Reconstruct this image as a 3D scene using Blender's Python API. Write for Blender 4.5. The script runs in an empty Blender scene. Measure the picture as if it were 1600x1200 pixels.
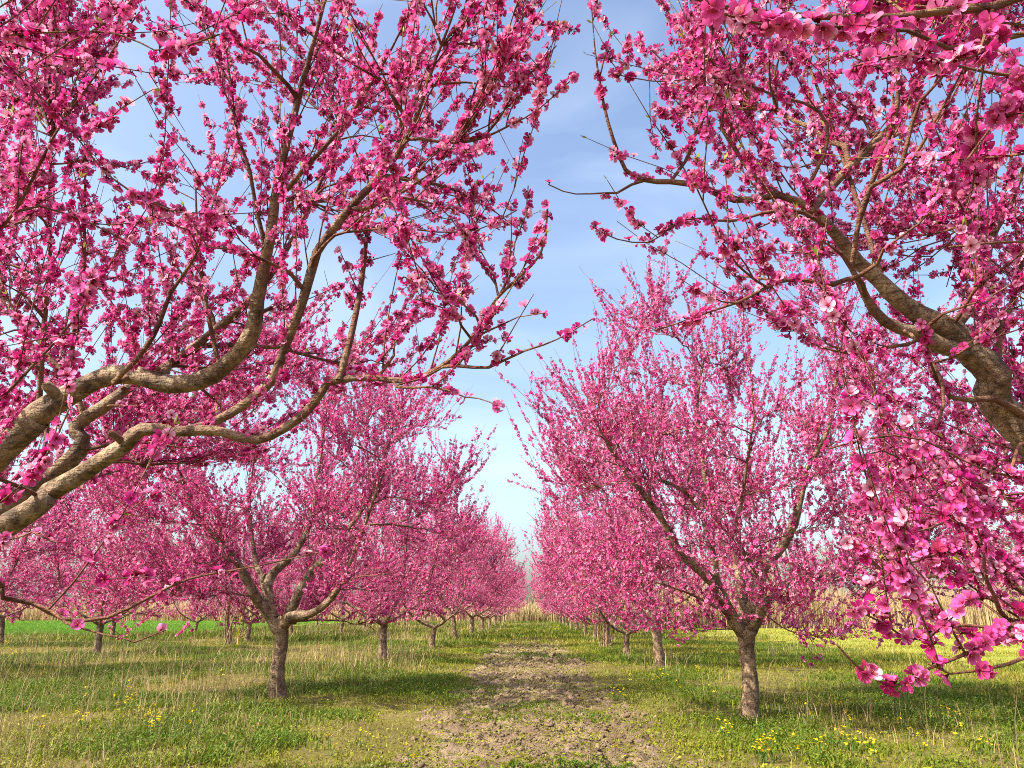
import bpy, math
import numpy as np

# ------------------------------------------------------------------ camera
F_PX, EYE = 1170.0, 1.25
PITCH, YAW = math.radians(16.879), math.radians(1.780)
scn = bpy.context.scene
COL = scn.collection
cam_data = bpy.data.cameras.new("camera")
cam_data.sensor_fit = 'HORIZONTAL'
cam_data.sensor_width = 36.0
cam_data.lens = 36.0 * F_PX / 1600.0
cam_data.clip_start = 0.05
cam_data.clip_end = 3000.0
cam = bpy.data.objects.new("camera", cam_data)
cam.location = (0, 0, EYE)
cam.rotation_euler = (math.radians(90) + PITCH, 0, YAW)
COL.objects.link(cam)
scn.camera = cam

# ------------------------------------------------------------------ light
SUN_EL, SUN_AZ = math.radians(45), math.radians(28)      # AZ: how far behind straight left of the alley
SUN_DIR = np.array([-math.cos(SUN_EL) * math.cos(SUN_AZ), -math.cos(SUN_EL) * math.sin(SUN_AZ), math.sin(SUN_EL)])
world = bpy.data.worlds.new("World")
scn.world = world
world.use_nodes = True
wn = world.node_tree
wn.nodes.clear()
sky = wn.nodes.new("ShaderNodeTexSky")
sky.sky_type = 'NISHITA'
sky.sun_disc = False
sky.sun_elevation = SUN_EL
sky.sun_rotation = math.atan2(SUN_DIR[0], SUN_DIR[1])
sky.altitude = 100
sky.air_density = 1.0
sky.dust_density = 4.0
sky.ozone_density = 1.5
bg = wn.nodes.new("ShaderNodeBackground")
bg.inputs['Strength'].default_value = 0.15
wo = wn.nodes.new("ShaderNodeOutputWorld")
tcw = wn.nodes.new("ShaderNodeTexCoord")
mpw = wn.nodes.new("ShaderNodeMapping")
mpw.inputs['Scale'].default_value = (1.2, 2.2, 5.0)
nzw = wn.nodes.new("ShaderNodeTexNoise")
nzw.inputs['Scale'].default_value = 1.6
nzw.inputs['Detail'].default_value = 7
nzw.inputs['Distortion'].default_value = 0.6
rmw = wn.nodes.new("ShaderNodeMapRange")
rmw.inputs['From Min'].default_value = 0.46
rmw.inputs['From Max'].default_value = 0.80
rmw.inputs['To Max'].default_value = 0.15
mxw = wn.nodes.new("ShaderNodeMix")
mxw.data_type = 'RGBA'
mxw.inputs[7].default_value = (6.2, 6.6, 7.0, 1)          # thin high cloud
wn.links.new(tcw.outputs['Generated'], mpw.inputs[0])
wn.links.new(mpw.outputs[0], nzw.inputs['Vector'])
wn.links.new(nzw.outputs['Fac'], rmw.inputs['Value'])
wn.links.new(rmw.outputs[0], mxw.inputs[0])
wn.links.new(sky.outputs[0], mxw.inputs[6])
wn.links.new(mxw.outputs[2], bg.inputs['Color'])
wn.links.new(bg.outputs[0], wo.inputs['Surface'])

sun_data = bpy.data.lights.new("sun", 'SUN')
sun_data.energy = 5.0
sun_data.angle = math.radians(0.53)
sun_data.color = (1.0, 0.91, 0.77)
sun = bpy.data.objects.new("sun", sun_data)
COL.objects.link(sun)
from mathutils import Vector
sun.rotation_euler = Vector(SUN_DIR.tolist()).to_track_quat('Z', 'Y').to_euler()
sun.location = (-30, -5, 30)

scn.view_settings.view_transform = 'Standard'
scn.view_settings.look = 'None'
scn.view_settings.gamma = 1.0
scn.view_settings.exposure = 1.18
scn.render.engine = 'CYCLES'
cy = scn.cycles
cy.max_bounces = 7
cy.diffuse_bounces = 4
cy.glossy_bounces = 2
cy.transmission_bounces = 4
cy.transparent_max_bounces = 4
cy.caustics_reflective = False
cy.caustics_refractive = False
cy.use_denoising = False
cy.filter_width = 1.0
cy.sample_clamp_indirect = 8.0

# ------------------------------------------------------------------ helpers
_f = np.array([-math.sin(YAW) * math.cos(PITCH), math.cos(YAW) * math.cos(PITCH), math.sin(PITCH)])
_r = np.array([math.cos(YAW), math.sin(YAW), 0.0])
_u = np.cross(_r, _f)
EYEP = np.array([0, 0, EYE])


def at(px, py, d):
    """a point seen at photo pixel (px, py), d metres away along the line of sight"""
    return EYEP + d * (_f + _r * (px - 800) / F_PX + _u * (600 - py) / F_PX)


def pts(*q):
    return np.array([at(*p) for p in q])


def nrm(v):
    v = np.asarray(v, float)
    return v / np.maximum(np.linalg.norm(v, axis=-1, keepdims=True), 1e-9)


def _hash(ix, iy, seed):
    h = (ix.astype(np.int64) * 374761393 + iy.astype(np.int64) * 668265263 + seed * 982451653) & 0x7fffffff
    h = ((h ^ (h >> 13)) * 1274126177) & 0x7fffffff
    h = h ^ (h >> 16)
    return (h & 0xffff) / 65535.0


def noise2(x, y, seed=0):
    x, y = np.asarray(x, float), np.asarray(y, float)
    ix, iy = np.floor(x), np.floor(y)
    fx, fy = x - ix, y - iy
    fx, fy = fx * fx * (3 - 2 * fx), fy * fy * (3 - 2 * fy)
    a, b = _hash(ix, iy, seed), _hash(ix + 1, iy, seed)
    c, d = _hash(ix, iy + 1, seed), _hash(ix + 1, iy + 1, seed)
    return (a * (1 - fx) + b * fx) * (1 - fy) + (c * (1 - fx) + d * fx) * fy


def fbm(x, y, seed=0, octs=4):
    s, a, t = 0.0, 1.0, 0.0
    for o in range(octs):
        s = s + a * noise2(np.asarray(x) * 2 ** o, np.asarray(y) * 2 ** o, seed + o * 17)
        t += a
        a *= 0.5
    return s / t


def sstep(a, b, x):
    t = np.clip((np.asarray(x, float) - a) / (b - a), 0, 1)
    return t * t * (3 - 2 * t)


def build_mesh(name, V, F, mat, col=None, colname="tint", fl=None, flname="girth", smooth=True):
    """V (n,3); F (m,3) or (m,4)"""
    me = bpy.data.meshes.new(name)
    V = np.ascontiguousarray(V, np.float32)
    F = np.ascontiguousarray(F, np.int32)
    m, k = F.shape
    me.vertices.add(len(V))
    me.vertices.foreach_set("co", V.ravel())
    me.loops.add(m * k)
    me.loops.foreach_set("vertex_index", F.ravel())
    me.polygons.add(m)
    me.polygons.foreach_set("loop_start", np.arange(0, m * k, k, dtype=np.int32))
    me.polygons.foreach_set("loop_total", np.full(m, k, np.int32))
    me.polygons.foreach_set("use_smooth", np.full(m, smooth, bool))
    if col is not None:
        a = me.attributes.new(colname, 'FLOAT_COLOR', 'POINT')
        c = np.ones((len(V), 4), np.float32)
        c[:, :3] = col
        a.data.foreach_set("color", c.ravel())
    if fl is not None:
        a = me.attributes.new(flname, 'FLOAT', 'POINT')
        a.data.foreach_set("value", np.asarray(fl, np.float32))
    me.update(calc_edges=True)
    me.materials.append(mat)
    return me


def link(name, me, parent=None, **props):
    o = bpy.data.objects.new(name, me)
    COL.objects.link(o)
    if parent is not None:
        o.parent = parent
    for k, v in props.items():
        o[k] = v
    return o


# ------------------------------------------------------------------ materials
def new_mat(name):
    m = bpy.data.materials.new(name)
    m.use_nodes = True
    nt = m.node_tree
    nt.nodes.clear()
    out = nt.nodes.new("ShaderNodeOutputMaterial")
    return m, nt, out


def leafy(name, rough=0.6, spec=0.2, trans=0.35, attr="tint", gain=1.0):
    m, nt, out = new_mat(name)
    a = nt.nodes.new("ShaderNodeAttribute")
    a.attribute_name = attr
    p = nt.nodes.new("ShaderNodeBsdfPrincipled")
    p.inputs['Roughness'].default_value = rough
    p.inputs['Specular IOR Level'].default_value = spec
    t = nt.nodes.new("ShaderNodeBsdfTranslucent")
    mx = nt.nodes.new("ShaderNodeMixShader")
    mx.inputs[0].default_value = trans
    nt.links.new(a.outputs['Color'], p.inputs['Base Color'])
    nt.links.new(a.outputs['Color'], t.inputs['Color'])
    nt.links.new(p.outputs[0], mx.inputs[1])
    nt.links.new(t.outputs[0], mx.inputs[2])
    nt.links.new(mx.outputs[0], out.inputs[0])
    return m


def ramp(nt, stops, interp='LINEAR'):
    r = nt.nodes.new("ShaderNodeValToRGB")
    e = r.color_ramp.elements
    while len(e) < len(stops):
        e.new(0.5)
    for el, (p, c) in zip(e, stops):
        el.position = p
        el.color = (*c, 1)
    r.color_ramp.interpolation = interp
    return r


def noise_node(nt, coord, scale, detail=4, rough=0.55, mapscale=None, dist=0.0):
    n = nt.nodes.new("ShaderNodeTexNoise")
    n.inputs['Scale'].default_value = scale
    n.inputs['Detail'].default_value = detail
    n.inputs['Roughness'].default_value = rough
    n.inputs['Distortion'].default_value = dist
    if mapscale:
        mp = nt.nodes.new("ShaderNodeMapping")
        mp.inputs['Scale'].default_value = mapscale
        nt.links.new(coord, mp.inputs[0])
        coord = mp.outputs[0]
    nt.links.new(coord, n.inputs['Vector'])
    return n


def mixc(nt, fac, a, b, mode='MIX'):
    x = nt.nodes.new("ShaderNodeMix")
    x.data_type = 'RGBA'
    x.blend_type = mode
    for v, i in ((fac, 0), (a, 6), (b, 7)):
        if hasattr(v, 'node'):
            nt.links.new(v, x.inputs[i])
        elif i == 0:
            x.inputs[i].default_value = v
        else:
            x.inputs[i].default_value = (*v, 1)
    return x.outputs[2]


def bark_material():
    m, nt, out = new_mat("peach_bark")
    tc = nt.nodes.new("ShaderNodeTexCoord").outputs['Object']
    g = nt.nodes.new("ShaderNodeAttribute")
    g.attribute_name = "girth"
    n1 = noise_node(nt, tc, 9, 6, 0.65)
    n2 = noise_node(nt, tc, 46, 5, 0.7, (1, 1, 0.55))
    n3 = noise_node(nt, tc, 30, 3, 0.6, (0.5, 0.5, 2.2), 0.6)      # lenticel bands across the stem
    old = ramp(nt, [(0.28, (0.050, 0.030, 0.020)), (0.44, (0.20, 0.130, 0.080)), (0.57, (0.37, 0.262, 0.160)), (0.74, (0.50, 0.385, 0.24))])
    nt.links.new(n1.outputs['Fac'], old.inputs[0])
    fine = ramp(nt, [(0.36, (0.30, 0.27, 0.25)), (0.52, (1, 1, 1)), (0.7, (1.25, 1.2, 1.1))])
    nt.links.new(n2.outputs['Fac'], fine.inputs[0])
    c_old = mixc(nt, 0.8, old.outputs[0], fine.outputs[0], 'MULTIPLY')
    band = ramp(nt, [(0.60, (1, 1, 1)), (0.66, (0.35, 0.30, 0.27))])
    nt.links.new(n3.outputs['Fac'], band.inputs[0])
    c_old = mixc(nt, 0.8, c_old, band.outputs[0], 'MULTIPLY')
    young = ramp(nt, [(0.35, (0.10, 0.030, 0.022)), (0.55, (0.20, 0.085, 0.05)), (0.72, (0.27, 0.17, 0.07))])
    nt.links.new(n1.outputs['Fac'], young.inputs[0])
    mp = nt.nodes.new("ShaderNodeMapping")
    mp.inputs['Scale'].default_value = (1, 1, 0.5)
    nw = nt.nodes.new("ShaderNodeMix")
    nw.data_type = 'VECTOR'
    nw.inputs[0].default_value = 0.12
    nt.links.new(tc, nw.inputs[4])
    nt.links.new(n2.outputs['Color'], nw.inputs[5])
    nt.links.new(nw.outputs[1], mp.inputs[0])
    vo = nt.nodes.new("ShaderNodeTexVoronoi")
    vo.feature = 'DISTANCE_TO_EDGE'
    vo.inputs['Scale'].default_value = 30
    nt.links.new(mp.outputs[0], vo.inputs['Vector'])
    crack = ramp(nt, [(0.0, (0.30, 0.27, 0.25)), (0.10, (1, 1, 1))])
    nt.links.new(vo.outputs['Distance'], crack.inputs[0])
    c_old = mixc(nt, 0.65, c_old, crack.outputs[0], 'MULTIPLY')
    n5 = noise_node(nt, tc, 3.5, 4, 0.6)
    lich = ramp(nt, [(0.60, (0, 0, 0)), (0.68, (1, 1, 1))])
    nt.links.new(n5.outputs['Fac'], lich.inputs[0])
    c_old = mixc(nt, lich.outputs[0], c_old, mixc(nt, 0.5, c_old, (0.36, 0.33, 0.24)))
    mr = nt.nodes.new("ShaderNodeMapRange")
    mr.inputs['From Min'].default_value = 0.006
    mr.inputs['From Max'].default_value = 0.028
    nt.links.new(g.outputs['Fac'], mr.inputs['Value'])
    c = mixc(nt, mr.outputs[0], young.outputs[0], c_old)
    p = nt.nodes.new("ShaderNodeBsdfPrincipled")
    p.inputs['Roughness'].default_value = 0.72
    p.inputs['Specular IOR Level'].default_value = 0.3
    nt.links.new(c, p.inputs['Base Color'])
    ad = nt.nodes.new("ShaderNodeMath")
    ad.operation = 'ADD'
    nt.links.new(n2.outputs['Fac'], ad.inputs[0])
    nt.links.new(n3.outputs['Fac'], ad.inputs[1])
    b = nt.nodes.new("ShaderNodeBump")
    b.inputs['Strength'].default_value = 0.9
    b.inputs['Distance'].default_value = 0.025
    nt.links.new(ad.outputs[0], b.inputs['Height'])
    nt.links.new(b.outputs[0], p.inputs['Normal'])
    nt.links.new(p.outputs[0], out.inputs[0])
    return m


def earth_material(name, lo, mid, hi, s1=0.6, s2=14, bump=0.5):
    m, nt, out = new_mat(name)
    tc = nt.nodes.new("ShaderNodeTexCoord").outputs['Object']
    n1 = noise_node(nt, tc, s1, 6, 0.6)
    n2 = noise_node(nt, tc, s2, 6, 0.7)
    av = nt.nodes.new("ShaderNodeMath")
    av.operation = 'MULTIPLY_ADD'
    av.inputs[1].default_value = 0.5
    nt.links.new(n1.outputs['Fac'], av.inputs[0])
    h = nt.nodes.new("ShaderNodeMath")
    h.operation = 'MULTIPLY'
    h.inputs[1].default_value = 0.5
    nt.links.new(n2.outputs['Fac'], h.inputs[0])
    nt.links.new(h.outputs[0], av.inputs[2])
    r = ramp(nt, [(0.36, lo), (0.5, mid), (0.64, hi)])
    nt.links.new(av.outputs[0], r.inputs[0])
    p = nt.nodes.new("ShaderNodeBsdfPrincipled")
    p.inputs['Roughness'].default_value = 0.9
    p.inputs['Specular IOR Level'].default_value = 0.15
    nt.links.new(r.outputs[0], p.inputs['Base Color'])
    b = nt.nodes.new("ShaderNodeBump")
    b.inputs['Strength'].default_value = bump
    b.inputs['Distance'].default_value = 0.05
    nt.links.new(n2.outputs['Fac'], b.inputs['Height'])
    nt.links.new(b.outputs[0], p.inputs['Normal'])
    nt.links.new(p.outputs[0], out.inputs[0])
    return m


BARK = bark_material()
PETAL = leafy("petal", 0.7, 0.10, 0.40)
LEAF = leafy("young_leaf", 0.5, 0.3, 0.35)
GRASS = leafy("grass_blade", 0.6, 0.25, 0.35)
STRAW = leafy("straw", 0.8, 0.1, 0.2)
SOIL = earth_material("orchard_soil", (0.070, 0.056, 0.020), (0.125, 0.108, 0.026), (0.19, 0.15, 0.06), 0.8, 22)
DIRT = earth_material("track_dirt", (0.10, 0.068, 0.040), (0.21, 0.150, 0.092), (0.37, 0.285, 0.185), 1.6, 34, 0.9)
CROP = earth_material("young_crop", (0.13, 0.20, 0.020), (0.19, 0.27, 0.03), (0.25, 0.30, 0.045), 0.25, 9, 0.4)
MEADOW = earth_material("sunny_meadow", (0.15, 0.19, 0.025), (0.235, 0.25, 0.035), (0.33, 0.30, 0.06), 0.3, 8, 0.4)

# ------------------------------------------------------------------ the ground
TRACK_Y1 = 46.0


def ground_z(x, y):
    z = (fbm(x * 0.22, y * 0.22, 3, 3) - 0.5) * 0.16 + (fbm(x * 1.3, y * 1.3, 5, 3) - 0.5) * 0.07
    z = z * sstep(0, 4, np.hypot(x, y) - 1) * (1 - 0.8 * sstep(50, 90, np.hypot(x, y)))
    return z - 0.05 * np.exp(-(np.asarray(x) / 1.5) ** 4) * (1 - sstep(35, 60, y))


def track_c(y):
    return 0.08 * np.sin(y * 0.16 + 0.6) - 0.12 * sstep(8, 20, y)


def track_hw(y):
    return 1.42 + 0.12 * np.sin(y * 0.7) + 0.1 * np.sin(y * 1.9 + 1)


def track_z(x, y):
    """the track's own surface: broken clods, two shallow ruts"""
    z = ground_z(x, y)
    u = x - track_c(y)
    cl = fbm(x * 5.5, y * 5.5, 21, 3)
    clod = np.maximum(cl - 0.46, 0) * 0.17 + np.maximum(fbm(x * 13, y * 13, 23, 2) - 0.5, 0) * 0.13
    rut = -0.035 * (np.exp(-((u - 0.72) / 0.24) ** 2) + np.exp(-((u + 0.72) / 0.24) ** 2))
    edge = sstep(1.12, 0.62, np.abs(u) / track_hw(y) + 0.55 * (fbm(x * 1.5, y * 1.5, 44, 4) - 0.5))
    far = 1 - sstep(30, TRACK_Y1 - 1, y + 14 * (fbm(x * 0.9, y * 0.5, 47, 3) - 0.5))
    return z + (0.018 + rut + clod + (fbm(x * 11, y * 11, 25, 2) - 0.5) * 0.03) * edge * far - 0.045 * (1 - edge * far)


def grid(xs, ys, fz):
    X, Y = np.meshgrid(xs, ys)
    V = np.stack([X.ravel(), Y.ravel(), fz(X.ravel(), Y.ravel())], 1)
    nx, ny = len(xs), len(ys)
    i = (np.arange(ny - 1)[:, None] * nx + np.arange(nx - 1)[None]).ravel()
    return V, np.stack([i, i + 1, i + nx + 1, i + nx], 1)


xs = np.concatenate([[-1500, -700, -300, -150, -90, -60, -45, -35], np.arange(-28, -14, 0.7), np.arange(-14, 14, 0.14), np.arange(14, 28, 0.7),
                     [35, 45, 60, 90, 150, 300, 700, 1500]])
ys = np.concatenate([[-400, -150, -60, -30, -15, -8, -4, 0, 2, 4], np.arange(5, 30, 0.14), np.arange(30, 60, 0.4), np.arange(60, 110, 2), [130, 170, 230, 350, 700, 2500]])
V, Fc = grid(xs, ys, ground_z)
link("ground", build_mesh("ground", V, Fc, SOIL), kind="structure")
V, Fc = grid(np.arange(-2.15, 2.0, 0.035), np.arange(3.0, TRACK_Y1, 0.045), track_z)
link("dirt_track", build_mesh("dirt_track", V, Fc, DIRT), kind="structure")


def sheet(name, outline_fn, ys_, mat, dz):
    """a field: rows across between x0(y) and x1(y)"""
    rows = []
    for y in ys_:
        x0, x1 = outline_fn(y)
        t = np.linspace(0, 1, 60)
        rows.append(np.stack([x0 + (x1 - x0) * t, np.full(60, y), np.zeros(60)], 1))
    V = np.concatenate(rows)
    V[:, 2] = ground_z(V[:, 0], V[:, 1]) + dz + 0.03
    n = 60
    i = (np.arange(len(ys_) - 1)[:, None] * n + np.arange(n - 1)[None]).ravel()
    link(name, build_mesh(name, V, np.stack([i, i + 1, i + n + 1, i + n], 1), mat), kind="structure")


def left_field(y):
    return -260.0, -20.5 - 5 * math.exp(-(y - 40) / 2.0) + 0.5 * math.sin(y * 1.3)


def right_field(y):
    return 10.6 + 0.5 * math.sin(y * 0.9) + 0.4 * math.sin(y * 2.3) - 2.4 * max(0, min(1, (y - 34) / 10)), 160.0


sheet("green_field", left_field, np.concatenate([np.arange(40, 60, 1.0), np.arange(60, 171, 10.0)]), CROP, 0.012)
sheet("sunny_field", right_field, np.concatenate([np.arange(6, 40, 0.6), np.arange(40, 60, 2.0)]), MEADOW, 0.012)

# ------------------------------------------------------------------ blossoms
def petal_rows(n_rows, cup, length, width, twist=0.0):
    """one petal along +x, as (verts, tris, g) with g = 0 at the base, 1 at the tip"""
    if n_rows >= 3:
        st = [(0.10, 0.0), (0.46, 0.29), (0.80, 0.41), (1.0, 0.20)]
    else:
        st = [(0.08, 0.0), (0.62, 0.42), (1.0, 0.0)]
    V, G = [], []
    idx = []
    for s, w in st:
        r = s * length
        h = r * math.tan(0.12) + (r ** 2 / length) * cup
        x = r * math.cos(min(cup, 1.3) * 0.75)
        z = h if cup < 0.9 else r * 0.95
        row = []
        if w == 0:
            row = [len(V)]
            V.append((x, 0, z)); G.append(s)
        elif n_rows >= 3 and s < 1:
            for k in (-1, 0, 1):
                row.append(len(V))
                V.append((x, k * w * width * length, z + abs(k) * 0.15 * length + k * twist * length)); G.append(s)
        else:
            for k in (-1, 1):
                row.append(len(V))
                V.append((x, k * w * width * length, z + 0.05 * length + k * twist * length)); G.append(s)
        idx.append(row)
    T = []
    if n_rows >= 3:
        b, r1, r2, r3 = idx
        T += [(b[0], r1[1], r1[0]), (b[0], r1[2], r1[1])]
        for k in (0, 1):
            T += [(r1[k], r1[k + 1], r2[k + 1]), (r1[k], r2[k + 1], r2[k])]
        T += [(r2[0], r2[1], r3[0]), (r3[0], r2[1], r3[1]), (r2[1], r2[2], r3[1])]
    else:
        b, r1, t = idx
        T += [(b[0], r1[1], r1[0]), (r1[0], r1[1], t[0])]
    return np.array(V, float), np.array(T), np.array(G, float)


def flower_template(lod, cup, seed):
    """unit blossom facing +z: radius about 1. code: 0..1 petal gradient, 2 = dark eye, 3 = stamen, 4 = calyx"""
    rg = np.random.default_rng(seed)
    Vs, Ts, Cs = [], [], []
    n = 0

    def put(V, T, C):
        nonlocal n
        Vs.append(V); Ts.append(np.asarray(T) + n); Cs.append(C)
        n += len(V)
    for k in range(5):
        a = 2 * math.pi * k / 5 + rg.normal(0, 0.10)
        V, T, G = petal_rows(3 if lod == 0 else 2, max(0.02, cup + rg.normal(0, 0.10)), rg.uniform(0.9, 1.06), rg.uniform(0.95, 1.15), rg.normal(0, 0.04))
        c, s = math.cos(a), math.sin(a)
        V = np.stack([V[:, 0] * c - V[:, 1] * s, V[:, 0] * s + V[:, 1] * c, V[:, 2]], 1)
        put(V, T, G)
    if lod == 0:
        a = np.arange(5) * 2 * math.pi / 5
        V = np.concatenate([np.stack([0.20 * np.cos(a), 0.20 * np.sin(a), np.full(5, 0.07)], 1), [[0, 0, 0.05]]])
        put(V, [(i, (i + 1) % 5, 5) for i in range(5)], np.full(6, 2.0))
        for i in range(9):
            q = rg.uniform(0, 6.28)
            o = rg.uniform(0.10, 0.34)
            h = rg.uniform(0.35, 0.6)
            bx, by = 0.08 * math.cos(q), 0.08 * math.sin(q)
            V = np.array([[bx - 0.02 * math.sin(q), by + 0.02 * math.cos(q), 0.05], [bx + 0.02 * math.sin(q), by - 0.02 * math.cos(q), 0.05],
                          [o * math.cos(q) + .035, o * math.sin(q), h], [o * math.cos(q) - .035, o * math.sin(q), h + 0.05]])
            put(V, [(0, 1, 2), (0, 2, 3)], np.array([3.0, 3.0, 3.5, 3.5]))
        V = np.concatenate([np.stack([0.24 * np.cos(a), 0.24 * np.sin(a), np.full(5, 0.03)], 1), [[0, 0, -0.42]]])
        put(V, [((i + 1) % 5, i, 5) for i in range(5)], np.full(6, 4.0))
    return np.concatenate(Vs), np.concatenate(Ts), np.concatenate(Cs)


TEMPLATES = {lod: [flower_template(lod, c, 100 * lod + i) for i, c in enumerate((0.05, 0.22, 0.4, 0.62, 1.15))] for lod in (0, 1)}
OPEN_P = (0.22, 0.28, 0.22, 0.15, 0.13)
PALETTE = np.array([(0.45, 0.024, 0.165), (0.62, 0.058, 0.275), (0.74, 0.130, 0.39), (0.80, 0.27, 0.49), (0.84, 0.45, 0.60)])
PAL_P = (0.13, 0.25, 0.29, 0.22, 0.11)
PAL_SUNLIT = (0.07, 0.17, 0.30, 0.32, 0.14)     # row crowns' sunlit paleness put into petal colour, amount varied by tree


def make_blossoms(rng, pos, dirs, size, lod, name, origin, pale=0.0):
    """one mesh with every blossom of one limb"""
    pos, dirs, size = np.asarray(pos), nrm(dirs), np.asarray(size)
    n = len(pos)
    pick = rng.choice(5, n, p=OPEN_P)
    tone = PALETTE[rng.choice(5, n, p=np.array(PAL_P) * (1 - pale) + np.array(PAL_SUNLIT) * pale)] * rng.uniform(0.85, 1.1, (n, 1))
    tone = np.clip(tone + rng.normal(0, 0.012, (n, 3)), 0.01, 0.92)
    ref = np.where(np.abs(dirs[:, 2:3]) < 0.9, np.array([[0, 0, 1.0]]), np.array([[1.0, 0, 0]]))
    A = nrm(np.cross(ref, dirs))
    B = np.cross(dirs, A)
    ang = rng.uniform(0, 2 * math.pi, (n, 1))
    A, B = A * np.cos(ang) + B * np.sin(ang), -A * np.sin(ang) + B * np.cos(ang)
    VV, TT, CC = [], [], []
    off = 0
    for k in range(5):
        sel = np.where(pick == k)[0]
        if not len(sel):
            continue
        V, T, C = TEMPLATES[lod][k]
        sz = size[sel] * (0.62 if k == 4 else 1.0)
        W = (A[sel][:, None] * V[None, :, 0:1] + B[sel][:, None] * V[None, :, 1:2] + dirs[sel][:, None] * V[None, :, 2:3]) * sz[:, None, None] + pos[sel][:, None]
        VV.append(W.reshape(-1, 3))
        TT.append((T[None] + (np.arange(len(sel)) * len(V))[:, None, None] + off).reshape(-1, 3))
        off += len(sel) * len(V)
        base = tone[sel][:, None]
        g = np.clip(C, 0, 1)
        g = sstep(0.08, 0.78, g)[None, :, None]
        eye = base * np.array([0.55, 0.18, 0.30])
        c = eye * (1 - g) + base * g
        c = np.where((C == 2)[None, :, None], np.array([0.22, 0.004, 0.03]), c)
        c = np.where((C == 3)[None, :, None], np.array([0.62, 0.08, 0.22]), c)
        c = np.where((C == 3.5)[None, :, None], np.array([0.55, 0.16, 0.08]), c)
        c = np.where((C == 4)[None, :, None], np.array([0.16, 0.012, 0.03]), c)
        CC.append(np.broadcast_to(c, W.shape).reshape(-1, 3))
    return build_mesh(name, np.concatenate(VV) - origin, np.concatenate(TT), PETAL, np.concatenate(CC), smooth=(lod == 0))


def make_leaves(rng, pos, dirs, size, name, origin):
    """tufts of narrow just opened leaves"""
    n = len(pos)
    dirs = nrm(dirs)
    VV, TT, CC = [], [], []
    off = 0
    for k in range(3):
        d = nrm(dirs + rng.normal(0, 0.35, (n, 3)))
        s = nrm(np.cross(d, rng.normal(0, 1, (n, 3))))
        L = (size * rng.uniform(0.6, 1.1, n))[:, None]
        W = np.stack([pos, pos + d * L * 0.5 + s * L * 0.13, pos + d * L, pos + d * L * 0.5 - s * L * 0.13], 1)
        VV.append(W.reshape(-1, 3))
        i = np.arange(n) * 4 + off
        TT.append(np.concatenate([np.stack([i, i + 1, i + 2], 1), np.stack([i, i + 2, i + 3], 1)]))
        off += 4 * n
        c = np.array([0.30, 0.36, 0.06]) * rng.uniform(0.6, 1.25, (n, 1)) * np.array([1, 1, 1.0]) + rng.uniform(0, 0.08, (n, 1)) * np.array([1, 0, 0])
        CC.append(np.repeat(c, 4, 0))
    return build_mesh(name, np.concatenate(VV) - origin, np.concatenate(TT), LEAF, np.concatenate(CC))


# ------------------------------------------------------------------ wood
def spline(P, step):
    P = np.asarray(P, float)
    if len(P) < 3:
        n = max(2, int(np.linalg.norm(P[-1] - P[0]) / step) + 1)
        t = np.linspace(0, 1, n)[:, None]
        return P[0] * (1 - t) + P[-1] * t
    Q = np.concatenate([[2 * P[0] - P[1]], P, [2 * P[-1] - P[-2]]])
    out = []
    for i in range(1, len(Q) - 2):
        p0, p1, p2, p3 = Q[i - 1], Q[i], Q[i + 1], Q[i + 2]
        n = max(1, int(round(np.linalg.norm(p2 - p1) / step)))
        t = (np.arange(n) / n)[:, None]
        out.append(0.5 * ((2 * p1) + (p2 - p0) * t + (2 * p0 - 5 * p1 + 4 * p2 - p3) * t ** 2 + (3 * p1 - p0 - 3 * p2 + p3) * t ** 3))
    out.append(P[-1:])
    return np.concatenate(out)


def arclen(P):
    d = np.linalg.norm(np.diff(P, axis=0), axis=1)
    return np.concatenate([[0], np.cumsum(d)])


class Wood:
    def __init__(self):
        self.V, self.Q, self.R, self.n = [], [], [], 0

    def tube(self, P, R, sides, rng=None, rough=0.0, cap=True):
        P, R = np.asarray(P, float), np.asarray(R, float)
        if cap:
            T0 = nrm(P[-1] - P[-2])
            P = np.concatenate([P, [P[-1] + T0 * R[-1] * 0.7]])
            R = np.concatenate([R, [R[-1] * 0.15]])
        T = nrm(np.gradient(P, axis=0))
        m = np.abs(T).mean(0)
        ref = np.eye(3)[int(np.argmin(m))]
        N = nrm(np.cross(T, ref))
        B = np.cross(T, N)
        a = np.arange(sides) * 2 * math.pi / sides
        rad = np.repeat(R[:, None], sides, 1)
        if rough and rng is not None:
            k = rng.normal(0, 1, (len(P), sides))
            k = (k + np.roll(k, 1, 0) + np.roll(k, 1, 1) + np.roll(k, -1, 0)) / 2
            rad = rad * (1 + rough * k)
        W = P[:, None] + rad[..., None] * (np.cos(a)[None, :, None] * N[:, None] + np.sin(a)[None, :, None] * B[:, None])
        L = len(P)
        i = np.arange(L - 1)[:, None] * sides
        j = np.arange(sides)[None]
        jn = (j + 1) % sides
        q = np.stack([i + j, i + jn, i + jn + sides, i + j + sides], -1).reshape(-1, 4) + self.n
        self.V.append(W.reshape(-1, 3))
        self.Q.append(q)
        self.R.append(np.repeat(R, sides))
        self.n += L * sides

    def build(self, name, origin):
        return build_mesh(name, np.concatenate(self.V) - origin, np.concatenate(self.Q), BARK, fl=np.concatenate(self.R))


UP = np.array([0, 0, 1.0])


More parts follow.
